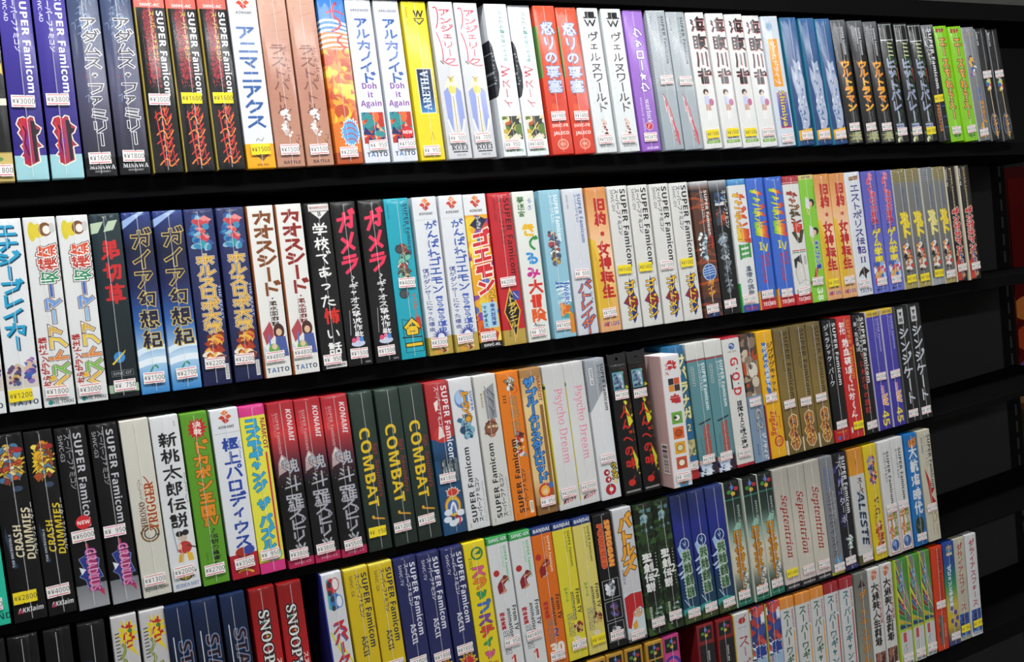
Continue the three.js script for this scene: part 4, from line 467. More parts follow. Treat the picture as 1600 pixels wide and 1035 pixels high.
spine('hotblood', 'red game box with white kana and yellow edge line', () => { bg('#c02a28'); SFC('#e0903a', { x: 72, y: 16, len: 330, size: 28, kx: 56, kc: '#a83a2c' }); rc(92, 160, 8, 520, '#e8b82c'); V('初代', 30, 26, 36, '#f0ece8', { s: 1, k: 0.15 }); V('熱血硬派くにおくん', 42, 120, 44, '#f0ece8', { s: 1.12, k: 0.15 }); el(16, 620, 6, 18, '#e8d8d0'); }, [0.9, 0.56]);
spine('elegy', 'black game box with dim red brush kana', () => { bg('#0c0b0d'); SFC('#e6e4e2', { x: 74, y: 18, len: 370, size: 30, kx: 46 }); V('新・熱血硬派', 22, 40, 26, '#c8c4c0', { s: 1.06, k: 0.14 }); V('くにおたちの挽歌', 42, 212, 44, '#a82824', { s: 0.98, k: 0.14, round: true }); }, [0.92, 0.5]);
spine('indigo', 'indigo game box with gold top strip and yellow figures', () => { bg('#44389c'); lg(0, 668, ['#4e46ac', '#3c3292']); rc(0, 0, 6, H, '#b8b4cc'); rc(6, -3, 100, 34, '#c8aa34'); Hz('KONAMI', 54, 16, 15, '#5a4a10', { len: 66 }); SFC('#b8b8dc', { x: 84, y: 42, len: 190, size: 15 }); R('ANATA', 60, 420, 26, '#c83a4c', { len: 86, out: '#dcd8f0', ow: 4 }); R('W', 70, 470, 54, '#e89a2c', { out: '#e8e4f4', ow: 5, len: 66 }); R('45', 60, 560, 66, '#e8d42c', { len: 90 }); }, [0.55, 0.56]);
spine('syndicate', 'black game box with large white angular kana', () => { bg('#0b0b0c'); rc(0, 0, 5, H, '#55585c'); rc(22, 18, 46, 84, '#c4c4c6'); poly([32, 36, 58, 36, 45, 62], '#2a2a2e'); rc(30, 70, 30, 20, '#6a6a6e'); V('シンジケート', 54, 122, 72, '#c8ccd4', { s: 1.03, k: 0.14 }); }, [0.925, 0.46]);

// fourth shelf
spine('darkplain', 'plain black game box', () => { bg('#0c0c0e'); ln([66, 0, 66, 120], '#222226', 3); });
spine('darkarc', 'black game box with deep blue arc', () => { bg('#0c0c0f'); el(10, 290, 110, 150, '#1c2a54'); el(4, 310, 90, 140, '#1a2444'); });
spine('burst', 'light grey game box with yellow burst and green kana', () => { bg('#c4c2c2'); spiky(60, 74, 42, 60, 12, '#e4cc2c', null, 0, 5, 0.6); poly([70, 110, 96, 170, 60, 130], '#e4cc2c'); R('すごい', 62, 30, 40, '#b82c30', { len: 100, k: 0.19 }); el(70, 62, 9, 8, '#4a7a4c'); for (let i = 0; i < 9; i++) ln([12, 66 + i * 14, 26, 64 + i * 14], '#333', 4); R('へべれけ', 46, 108, 50, '#9aa84a', { len: 230, k: 0.16, out: '#4a5a20', ow: 3 }); ln([20, 200, 20, 330], '#4a6a3a', 3); });
spine('star', 'dark navy game box with blue orange metallic capitals', () => { bg('#1c2a4c'); lg(0, 668, ['#182a50', '#0a1020', '#080c18']); ln([22, 122, 22, 420], '#dfe4ee', 4); R('STAR', 62, 142, 64, '#142038', { len: 220, out: '#4a8ac8', ow: 8 }); R('STAR', 62, 142, 64, '#0f1a30', { len: 220, out: '#c8763a', ow: 3 }); R('スターオーシャン', 30, 330, 22, '#e0e4ec', { len: 260, k: 0.12 }); });
spine('redcomic', 'bright red game box with chunky white capitals', () => { bg('#a81a1e'); lg(0, 668, ['#8a1416', '#b41c20', '#a8181c']); R('SNOOPY', 46, 90, 56, '#e8e6e0', { len: 268, out: '#17171a', ow: 10, font: 'serif' }); for (const [x, y, k] of [[40, 140, '#3a8a7a'], [52, 200, '#d8a02c'], [42, 260, '#c83a4a'], [52, 330, '#3a6ab0']]) el(x, y, 5, 5, k); R('スヌーピー・コンサート', 84, 300, 20, '#e8e4e0', { len: 300, k: 0.14 }); });
spine('wagons', 'white game box with red and blue cartoon cars', () => { bg('#d2d3d6'); rc(0, 0, 7, H, '#28348c'); poly([24, 30, 36, 20, 40, 160, 22, 150], '#4aa8bc'); el(48, 58, 24, 36, '#c0343a'); el(66, 50, 16, 26, '#e4e2e0', '#c0343a', 4); el(38, 48, 9, 15, '#3a3a44'); el(36, 84, 9, 13, '#3a3a44'); el(56, 122, 24, 36, '#3a74b8'); el(74, 126, 15, 26, '#e4e6ea', '#3a74b8', 4); el(44, 110, 9, 14, '#3a3a44'); el(44, 150, 9, 12, '#3a3a44'); ln([14, 250, 60, 370, 50, 300, 96, 400], '#d8cc3a', 8); V('スパーク・ワールド', 58, 206, 56, '#c42c3a', { s: 0.88, k: 0.22, sh: '#4a6a9a', sx: -5, sy: 4, skew: -0.16, bar: 0.9 }); }, [0.95, 0.5]);
const ascii = (base, ink, code, extra) => () => { bg(base); lg(0, 668, [base, base, base]); SFC(ink, { x: 80, y: 26, len: 330, size: 29, code, kx: 54, cx: 26 }); R('ASCII', 46, 296, 32, ink, { len: 90, it: -0.2 }); extra(); };
spine('goldwiz', 'golden yellow game box with navy console lettering', ascii('#d2b61c', '#1c2446', 'SHVC-SX', () => { rc(-3, -3, 106, 12, '#dcca4a'); }), [0.68, 0.5]);
spine('navywiz', 'navy game box with white console lettering', ascii('#262a5c', '#e4e4ea', 'SHVC-TV', () => { spiky(56, 530, 40, 44, 12, '#c0342c', '#e0b83a', 5, 4, 0.6); }), [0.7, 0.46]);
spine('slap', 'bright yellow game box with many coloured bubble kana', () => { bg('#e2cc22'); el(58, 56, 24, 26, null, '#2c7a4a', 8); poly([44, 60, 76, 40, 76, 62], '#2c7a4a'); R('ENIX', 24, 70, 19, '#5a6a1c', { len: 54, font: 'serif' }); V('スラップスティック', 54, 112, 62, ['#d85a8a', '#e0862c', '#2c9a54', '#3c72c4', '#7a4a9c', '#d84a3a', '#3a9a4a'], { s: 0.9, k: 0.2, out: '#5a3a1c', ow: 3, round: true }); }, [0.97, 0.5]);
const slam = (base, top, topText, sub, no, art, noCol) => () => { bg(base); rc(-3, -3, 106, 36, top); Hz(topText, 52, 16, 22, '#dfe6ea', { len: 86 }); SFC(sub, { x: 80, y: 46, len: 175, size: 15 }); art(); R('From TV', 86, 330, 27, '#17171a', { len: 120 }); R('animation', 60, 338, 26, '#17171a', { len: 140 }); R('SLAM', 32, 440, 36, base, { len: 110, out: '#77777a', ow: 5 }); if (no) Hz(no, 54, 584, 64, noCol ?? '#c8302c', { out: '#e4e2dc', ow: 5 }); };
const ball = (x, y) => () => { el(x - 10, y - 52, 14, 15, '#b02c2c'); poly([x - 6, y - 6, x + 14, y - 26, x + 40, y - 30, x + 44, y - 14, x + 18, y + 6, x + 24, y + 40, x - 10, y + 46, x - 14, y + 10], '#8a2228'); ln([x + 10, y - 8, x + 36, y - 20], '#c89478', 9); cv([x + 20, y + 30, x + 36, y + 36, x + 4, y + 44], '#c89478', 9); el(x + 26, y - 26, 10, 10, '#7a2a26'); V('完全', x - 2 > 50 ? 20 : 24, 352, 22, '#b02c34', { s: 0.9, k: 0.2 }); V('燃焼', 24, 394, 22, '#b02c34', { s: 0.9, k: 0.2 }); };
spine('slamgreen', 'white game box with green top band and red ball', slam('#d6d8d8', '#3c9a50', 'SHVC-UX', '#5ab06a', '1', ball(36, 220)), [0.735, 0.5]);
spine('slamorange', 'orange game box with navy top band and blue numeral', slam('#d86c1c', '#243468', 'BANDAI', '#f0d8c0', '30', () => { ball(30, 190)(); Hz('2', 56, 508, 54, '#2c4a9c', { rot: 0.1 }); }, '#e8e4da'), [0.92, 0.5]);
spine('slamyellow', 'yellow game box with navy top band and dark lettering', slam('#d9cc34', '#243468', 'BANDAI', '#4a4a1c', '3', () => { V('シュート', 30, 312, 20, '#5a9a3a', { s: 0.9, k: 0.2 }); motif(70, 520, 60, 50, ['#8a2c2c', '#c8a05c', '#5a2a24'], 4, 16); }, '#d8c8c0'), [0.9, 0.55]);
spine('slampale', 'pale yellow game box with navy top band and dark lettering', slam('#d6c86a', '#243468', 'BANDAI', '#4a4a1c', '3', () => { V('シュート', 30, 312, 20, '#5a9a3a', { s: 0.9, k: 0.2 }); motif(70, 500, 60, 50, ['#8a2c2c', '#c8a05c', '#5a2a24'], 5, 16); }, '#d8c8c0'), [0.9, 0.55]);
spine('sprig', 'black game box with orange outlined words and framed pictures', () => { bg('#0c0c0e'); R('SPRIGGAN', 72, 40, 34, '#17161a', { len: 230, out: '#e0703a', ow: 7 }); R('POWERED', 32, 50, 34, '#17161a', { len: 220, out: '#e0703a', ow: 7 }); R('SPRIGGAN', 72, 40, 34, '#e8b84a', { len: 230 }); R('POWERED', 32, 50, 34, '#c8402c', { len: 220 }); for (let i = 0; i < 3; i++) { c.strokeStyle = '#b8b8bc'; c.lineWidth = 2.5; c.strokeRect(8, 330 + i * 106, 84, 92); } motif(50, 376, 66, 70, ['#d8dade', '#a8acb4', '#e8eaee', '#6a6c74'], 7, 22); motif(56, 484, 56, 64, ['#4a3a6a', '#6a5a9a', '#2c2440', '#8a3c50', '#3a5a7a'], 8, 26); motif(48, 590, 60, 50, ['#a8aaae', '#55575c', '#d0d2d4'], 9, 20); }, [0.905, 0.48]);
spine('zenki', 'white game box with gold lightning kana and red picture', () => { bg('#c8c8ca'); V('バトルズ', 54, 44, 64, '#e8a42c', { s: 1.1, k: 0.24, out: '#5a2c1c', ow: 7, skew: -0.3 }); R('SEVEN', 16, 300, 17, '#5a5a86', { len: 74, font: 'serif' }); rc(-3, 420, 106, 196, '#c8d4d8'); poly([4, 440, 40, 426, 98, 430, 98, 520, 82, 500, 60, 510, 40, 540, 20, 600, 4, 590], '#b82428'); el(66, 530, 26, 22, '#d8a884'); el(54, 524, 7, 8, '#ece8e0', '#222', 2); el(80, 522, 6, 8, '#ece8e0', '#222', 2); poly([30, 580, 56, 560, 60, 600, 36, 610], '#d8a23a'); rc(24, 624, 26, 8, '#1c1c1e'); rc(60, 622, 24, 8, '#1c1c1e'); rc(-3, 650, 106, 20, '#55565a'); }, [0.955, 0.46]);
spine('forest', 'dark forest game box with white kanji and numeral', () => { bg('#1c2a18'); pic(-3, 0, 106, 670, ['#131c10', '#1f3018', '#0f160a', '#2c4620', '#182412', '#1e3420', '#121d12', '#3a5628'], 44, 240); pic(30, 30, 60, 120, ['#243620', '#8fb0b8', '#2c4226', '#1a2616', '#5a8088', '#22331c'], 5, 40); V('聖剣伝説', 40, 252, 50, '#e4e4e0', { s: 1.0, k: 0.16, out: '#1a1a1a', ow: 3 }); Hz('2', 78, 360, 58, '#e4e4e0', { it: -0.1 }); for (let i = 0; i < 12; i++) el(86, 262 + i * 16, 3, 3, '#c8ccc4'); R('SQUARESOFT', 26, 520, 17, '#d8dcd4', { len: 120 }); poly([50, 540, 80, 530, 90, 590, 60, 600], '#8fb4bc'); motif(66, 580, 60, 90, ['#1a2814', '#5a7a5c', '#22341c', '#a8c4c8'], 6, 40); }, [0.9, 0.5]);
spine('isle', 'night blue game box with pale green fringed characters', () => { bg('#1e2a66'); lg(0, 668, ['#2c3a6e', '#243088', '#1c2870', '#163858', '#1c4a5a']); poly([8, 270, 40, 240, 46, 330, 20, 320], '#9ab8dc'); for (const [x, y] of [[14, 352], [28, 344], [12, 400], [20, 420]]) el(x, y, 16, 6, '#b8cce8', null, 0, -0.5); el(52, 258, 26, 30, '#1c3a7a', '#dce4f0', 4); ln([44, 250, 52, 266, 60, 250], '#b8ccd8', 4); for (let i = 0; i < 4; i++) { poly([28, 296 + i * 62, 76, 290 + i * 62, 80, 348 + i * 62, 32, 352 + i * 62], '#7aa47c', '#dfe8dc', 3); } V('天地創造', 54, 294, 44, '#2c4a30', { s: 1.4, k: 0.14 }); for (let i = 0; i < 14; i++) el(26, 306 + i * 17, 3, 3, '#dfe8dc'); ln([14, 540, 44, 590], '#b8c8dc', 5); ln([30, 536, 38, 580], '#b8c8dc', 3); poly([-3, 590, 50, 580, 103, 600, 103, 630, -3, 620], '#3a9a94'); poly([10, 610, 103, 600, 103, 668, -3, 668, -3, 640], '#3a4a24'); ln([16, 655, 80, 648], '#a8a464', 2); }, [0.925, 0.56]);
spine('saga', 'dark green game box with golden kana column over mist', () => { bg('#1c2e28'); lg(90, 668, ['#1a2a24', '#2c4038', '#8aa89c', '#d0c8b0', '#c8c0a8', '#4a5a54', '#3a4440']); rc(0, 0, 8, H, '#b8bcae'); rc(8, -3, 95, 92, '#161c1a'); for (const [x, y, k] of [[56, 34, '#3a6ab8'], [80, 44, '#b83438'], [36, 56, '#4a8a3a'], [60, 68, '#d8b02c']]) el(x, y, 13, 11, k); rc(8, 92, 95, 7, '#2f7a62'); R('SHVC-ZL', 80, 130, 16, '#b8c4ba', { len: 110 }); poly([40, 250, 64, 220, 86, 236, 76, 270, 50, 300, 30, 340], '#8fbaa8'); V('ロマサガストーン', 54, 264, 48, '#c88a1e', { s: 0.92, k: 0.24, out: '#6a3c10', ow: 5 }); ln([44, 280, 56, 560], '#9a5418', 8); motif(76, 540, 40, 100, ['#c8ccc4', '#6a746c', '#e0e0d8', '#3a4440'], 9, 40); rc(8, 620, 95, 50, '#1c6a56'); c.strokeStyle = '#8fc4b0'; c.lineWidth = 2; c.strokeRect(18, 600, 70, 50); }, [0.905, 0.5]);
spine('septet', 'cream game box with slanted dark red script', () => { bg('#c4beb2'); lg(0, 668, ['#a8a49a', '#c8c2b4', '#c4beb0']); R('Septentrion', 56, 146, 58, '#98201c', { len: 350, font: 'serif', it: 0.35 }); rc(-3, 594, 106, 40, '#cfc0bc'); rc(-3, 632, 106, 40, '#24242a'); Hz('HUMAN', 52, 650, 16, '#c8c4c0', { len: 76 }); }, [0.86, 0.5]);
spine('sonicwing', 'mid grey game box with thin dark kana and blue chevron', () => { bg('#7c7e82'); R('VIDEO SYSTEM', 30, 56, 17, '#3a62a4', { len: 130 }); R('VIDEO', 60, 50, 17, '#3a62a4', { len: 120 }); R('スーパーファミコン', 78, 196, 15, '#d0d2d4', { len: 160, k: 0.14 }); V('ソニックウイングス', 44, 196, 46, '#2c2e33', { s: 0.9, k: 0.09 }); ln([40, 580, 60, 630, 86, 560], '#4a9ad0', 9); ln([56, 580, 66, 610], '#8fc4e8', 6); rc(-3, 650, 106, 20, '#a8a43a'); }, [0.94, 0.55]);
spine('starfield', 'black game box with violet haze and white racer', () => { bg('#18171e'); pic(-3, 60, 50, 360, ['#1c1a28', '#3a3470', '#262244', '#54489a'], 8, 24); SFC('#e4e4e8', { x: 74, y: 20, len: 330, size: 28, kx: 54 }); V('スーパーターボ', 38, 40, 36, '#d8dae0', { s: 1.45, k: 0.1, bar: 0.8 }); motif(58, 512, 60, 70, ['#c8d4cc', '#8aa898', '#e8ece8', '#4a5a54'], 4, 22); R('KONAMI', 50, 560, 18, '#c8c8cc', { len: 60 }); pic(-3, 640, 106, 30, ['#2a2650', '#5a549a', '#1c1a30'], 4, 14); }, [0.91, 0.45]);
spine('aleste', 'white game box with orange top and blue black italics', () => { bg('#c6c6c2'); lg(0, 150, ['#c8862c', '#d8922c'], -3, 106); R('TOHO', 50, 54, 11, '#5a3c14', { len: 40 }); V('スーパー', 62, 168, 32, '#5a3020', { s: 1.05, k: 0.2 }); R('ALESTE', 58, 252, 62, '#243a6a', { len: 310, it: 0.3, out: '#8ab0d8', ow: 4 }); R('ALESTE', 60, 254, 60, '#2a2c34', { len: 306, it: 0.3 }); R('SPECIAL', 88, 480, 12, '#c0342c', { len: 110 }); rc(-3, 610, 106, 60, '#5a5638'); }, [0.945, 0.55]);
spine('heroine', 'yellow game box with violet costumed figure and brown initials', () => { bg('#d4bc22'); motif(52, 150, 74, 170, ['#3c3c7c', '#5a549a', '#d8a884', '#2a2a58', '#c83a3c', '#8a84b8', '#3a3070'], 5, 50); R('V.G.', 58, 302, 52, '#6a2418', { len: 130, font: 'serif' }); R('VARIABLE', 34, 400, 11, '#7a4a14', { len: 70 }); motif(56, 520, 70, 150, ['#b8501c', '#8a3a18', '#d8a07a', '#e0c8a8', '#7a3014', '#c8742c'], 6, 50); }, [0.915, 0.5]);
spine('worldgold', 'white game box with red frame and blue globe', () => { bg('#cfcfcd'); SFC('#222226', { x: 66, y: 60, len: 310, size: 27, kx: 42 }); rc(10, 412, 80, 246, '#b83a30'); rc(14, 416, 72, 238, '#d4d4d0'); V('ゴールド', 40, 430, 44, '#d88a1c', { s: 0.82, k: 0.22, out: '#7a3c14', ow: 4 }); V('エアーマネ', 74, 420, 26, '#8aa83a', { s: 1.1, k: 0.2, out: '#4a5a14', ow: 3 }); el(52, 612, 30, 34, '#3c5c98'); el(46, 602, 16, 16, '#7c9cc8'); }, [0.585, 0.5]);
spine('voyage', 'bright blue game box with large white kanji and dark globe', () => { bg('#1f6cae'); poly([30, 40, 90, 24, 92, 70, 70, 86, 34, 80], '#c87a34'); Hz('KOEI', 60, 52, 16, '#5a3414'); V('大航海時代', 56, 74, 64, '#dcdfe0', { s: 1.3, k: 0.16 }); el(52, 548, 34, 52, '#26342e', '#4a5a4c', 3); pic(30, 510, 44, 74, ['#26342e', '#3c4a3c', '#1a241e', '#5a6a50'], 4, 20); }, [0.93, 0.5]);
spine('paladin', 'cream game box with dark console lettering and red shards', () => { bg('#c2bda8'); SFC('#2c2c2c', { x: 82, y: 30, len: 330, size: 26, kx: 56, kc: '#55544a' }); R('ROYAL CONQUEST', 26, 40, 13, '#2a3470', { len: 100 }); poly([26, 222, 70, 330, 62, 350, 90, 360, 60, 392, 92, 440, 84, 470, 50, 440, 40, 330], '#a8241f'); Hz('D', 66, 530, 72, '#a08a3c', { font: 'serif', b: false }); R('Emperor', 52, 560, 22, '#8a7434', { len: 80, font: 'serif', b: false }); R('Sagas', 80, 572, 18, '#8a7434', { len: 66, font: 'serif', b: false }); }, [0.7, 0.45]);

// lowest shelf
const padtop = (frame, body) => () => { bg(frame); rc(14, 16, 74, 74, '#17181a'); for (const [x, y, k] of [[52, 34, '#3a6ab0'], [70, 46, '#a83438'], [34, 52, '#4a8a3a'], [54, 64, '#c8a42c']]) el(x, y, 10, 9, k); body(); };
spine('padgold', 'ochre framed game box with four coloured dots', padtop('#b0842c', () => { rc(8, 100, 88, 570, '#2a2418'); }));
spine('padpink', 'magenta game box with four coloured dots', padtop('#b83c7a', () => { rc(10, 100, 86, 570, '#c0488a'); el(50, 170, 44, 50, null, '#3c3490', 14); }));
spine('padred', 'dark red game box with four coloured dots', padtop('#7c1c20', () => { rc(10, 112, 92, 560, '#1c1a1c'); R('SHVC-RS', 60, 150, 14, '#d8d4d0', { len: 90 }); poly([40, 330, 80, 300, 96, 420], '#c8522c'); }));
spine('superred', 'white game box with red kana and red seal', () => { bg('#c4c4c4'); rc(0, 0, 5, H, '#c8a43a'); el(54, 44, 22, 18, '#a82c2c'); ln([66, 28, 80, 16], '#a82c2c', 5); Hz('IMAGINEER', 52, 82, 9, '#888', { len: 50 }); V('スーパー', 56, 126, 62, '#9a2428', { s: 1.12, k: 0.11, bar: 0.8 }); }, [0.95, 0.5]);
spine('brawl', 'red and blue game box with battling painted figures', () => { bg('#b8c4cc'); rc(0, 0, 8, H, '#a89a3a'); pic(8, 0, 95, 300, ['#a8b8c4', '#b03a38', '#2c3c7a', '#dfe4e8', '#c85048', '#3a4c94', '#8a2c30', '#1c2448'], 31, 90); V('龍虎', 60, 226, 62, '#243c8c', { s: 1.1, k: 0.2, out: '#dfe6ec', ow: 5 }); rc(8, 300, 95, 370, '#9ab4cc'); R('THE BATTLE', 24, 300, 20, '#b03038', { len: 120 }); });
const wagan = (top, ink, line, no) => () => { bg('#c9cac8'); rc(-3, -3, 106, 66, top); ln([44, 0, 44, 63], '#ffffff44', 2); R('NAMCOT', 84, 76, 18, '#a83c48', { len: 110 }); rc(80, 200, 8, 470, line); V('スーパーワギャンランド', 42, 74, 44, ink, { s: 1.22, k: 0.16, bar: 0.85 }); if (no) Hz('2', 40, 660, 40, ink); };
spine('wagangreen', 'white game box with orange top and green kana', wagan('#d88a3a', '#23543a', '#dc9a3a'));
spine('waganteal', 'white game box with red top and teal kana', wagan('#9c2a30', '#22626a', '#a82c30', true));
spine('darkking', 'olive grey game box with orange kana and dark triangle', () => { bg('#85867a'); lg(0, 668, ['#6e7068', '#8e8f82']); poly([54, 40, 84, 88, 24, 90], '#3a2024'); V('ダークキングダム', 54, 112, 50, '#c8842a', { s: 1.12, k: 0.15, out: '#4a2c18', ow: 3 }); });
spine('lifegame', 'white game box with black brush kanji and brown photograph', () => { bg('#cbcac6'); motif(50, 40, 60, 60, ['#b86a50', '#d8a07a', '#a84a3c', '#e0b89a'], 6, 24); V('大爆笑人生劇場', 46, 92, 56, '#26221f', { s: 1.0, k: 0.17 }); V('ドキドキ青春編', 84, 100, 18, '#a84444', { s: 2, k: 0.14 }); rc(10, 520, 84, 150, '#7a4a3c'); pic(12, 522, 80, 146, ['#6a4438', '#9a6450', '#4a2c24', '#b88468', '#3a2420'], 12, 40); }, [0.96, 0.5]);
spine('rays', 'game box striped with rainbow rays above white panel', () => { bg('#4a8a3a'); rc(0, 0, 8, H, '#a8c03a'); c.save(); c.beginPath(); c.rect(8, 0, 95, 460); c.clip(); const k = ['#6a1c3c', '#2c5aa0', '#8a2c30', '#2f7a4c', '#c8a02c', '#24346a', '#a83c2c', '#3a9a5a', '#5a2450', '#d8c83a']; for (let i = 0; i < 24; i++) { poly([130, 430, -20, -260 + i * 44, -20, -226 + i * 44], k[i % 10]); ln([130, 430, -20, -262 + i * 44], '#cfd8c8', 1.3); } c.restore(); motif(42, 150, 40, 130, ['#4a86c0', '#8ab4dc', '#2c5a98'], 3, 22); motif(46, 290, 40, 70, ['#d87a8a', '#b84c60'], 4, 14); motif(58, 380, 36, 110, ['#2f7a3a', '#3c9a48'], 5, 20); rc(8, 440, 95, 14, '#a8c03a'); rc(8, 454, 95, 216, '#c4c6c4'); rc(26, 460, 26, 60, '#b84a4c'); fine(44, 530, 60, 12, '#333', 4); fine(26, 540, 60, 8, '#666', 5); Hz('SHVC-3R', 54, 654, 22, '#3a3a3c', { len: 70 }); }, [0.925, 0.5]);
spine('colossus', 'orange red game box with grey stone statue', () => { bg('#c83c1a'); SFC('#7a1c10', { x: 72, y: 20, len: 330, size: 30, kx: 50 }); motif(44, 530, 50, 190, ['#6a6660', '#4c4a46', '#88847c', '#3a3835'], 7, 60); poly([30, 450, 60, 440, 64, 500, 58, 630, 28, 630, 36, 520], '#66625c', '#3a3835', 3); R('GOLIATH', 78, 500, 16, '#e8b0a0', { len: 90 }); }, [0.56, 0.5]);
spine('galaxy', 'blue and yellow game box with violet dots', () => { bg('#25408a'); lg(0, 668, ['#24408c', '#1f4a8c', '#2c8a5a', '#c8b03a', '#c4a832', '#2c3c7a']); pic(30, 26, 50, 60, ['#c8a04a', '#7a5a9a', '#3a8a9a', '#d8d0a0'], 5, 20); V('ゼビュンと宇宙物語', 42, 150, 34, '#dfe2ea', { s: 1.0, k: 0.17, out: '#2c5a9a', ow: 3 }); for (const [x, y] of [[44, 430], [72, 460], [40, 510], [66, 540], [86, 500]]) el(x, y, 15, 16, '#5a4a8c'); }, [0.905, 0.5]);
const darius = (base) => () => { bg(base); V('ダライアスフォース', 52, 38, 46, '#a02430', { s: 1.06, k: 0.14, bar: 0.85 }); pic(6, 494, 88, 144, ['#24408a', '#3a62a8', '#1c2c60', '#5a86c0', '#2a4a90'], 7, 40); el(40, 530, 14, 16, '#3a2c5a'); taito(648); };
spine('dariuscream', 'cream game box with red kana above blue picture', darius('#b8b4a0'), [0.885, 0.5]);
spine('dariuswhite', 'white game box with red kana above blue picture', darius('#cccccc'), [0.885, 0.5]);

// the clear hanging tab of the blister-carded boxes
const flapMat = new THREE.MeshPhysicalMaterial({ color: 0x1c1b1d, roughness: 0.25, clearcoat: 0.6 });
const cartonFlap = (() => { const s = new THREE.Shape(); s.moveTo(-0.0142, 0); s.lineTo(0.0142, 0); s.lineTo(0.0147, 0.0155); s.quadraticCurveTo(0.006, 0.0125, 0, 0.0145); s.quadraticCurveTo(-0.009, 0.012, -0.0147, 0.0150); s.closePath(); const hole = new THREE.Path(); hole.absellipse(0, 0.0068, 0.0022, 0.0022, 0, 7, true); s.holes.push(hole); return new THREE.ExtrudeGeometry(s, { depth: 0.0008, bevelEnabled: false }); })();

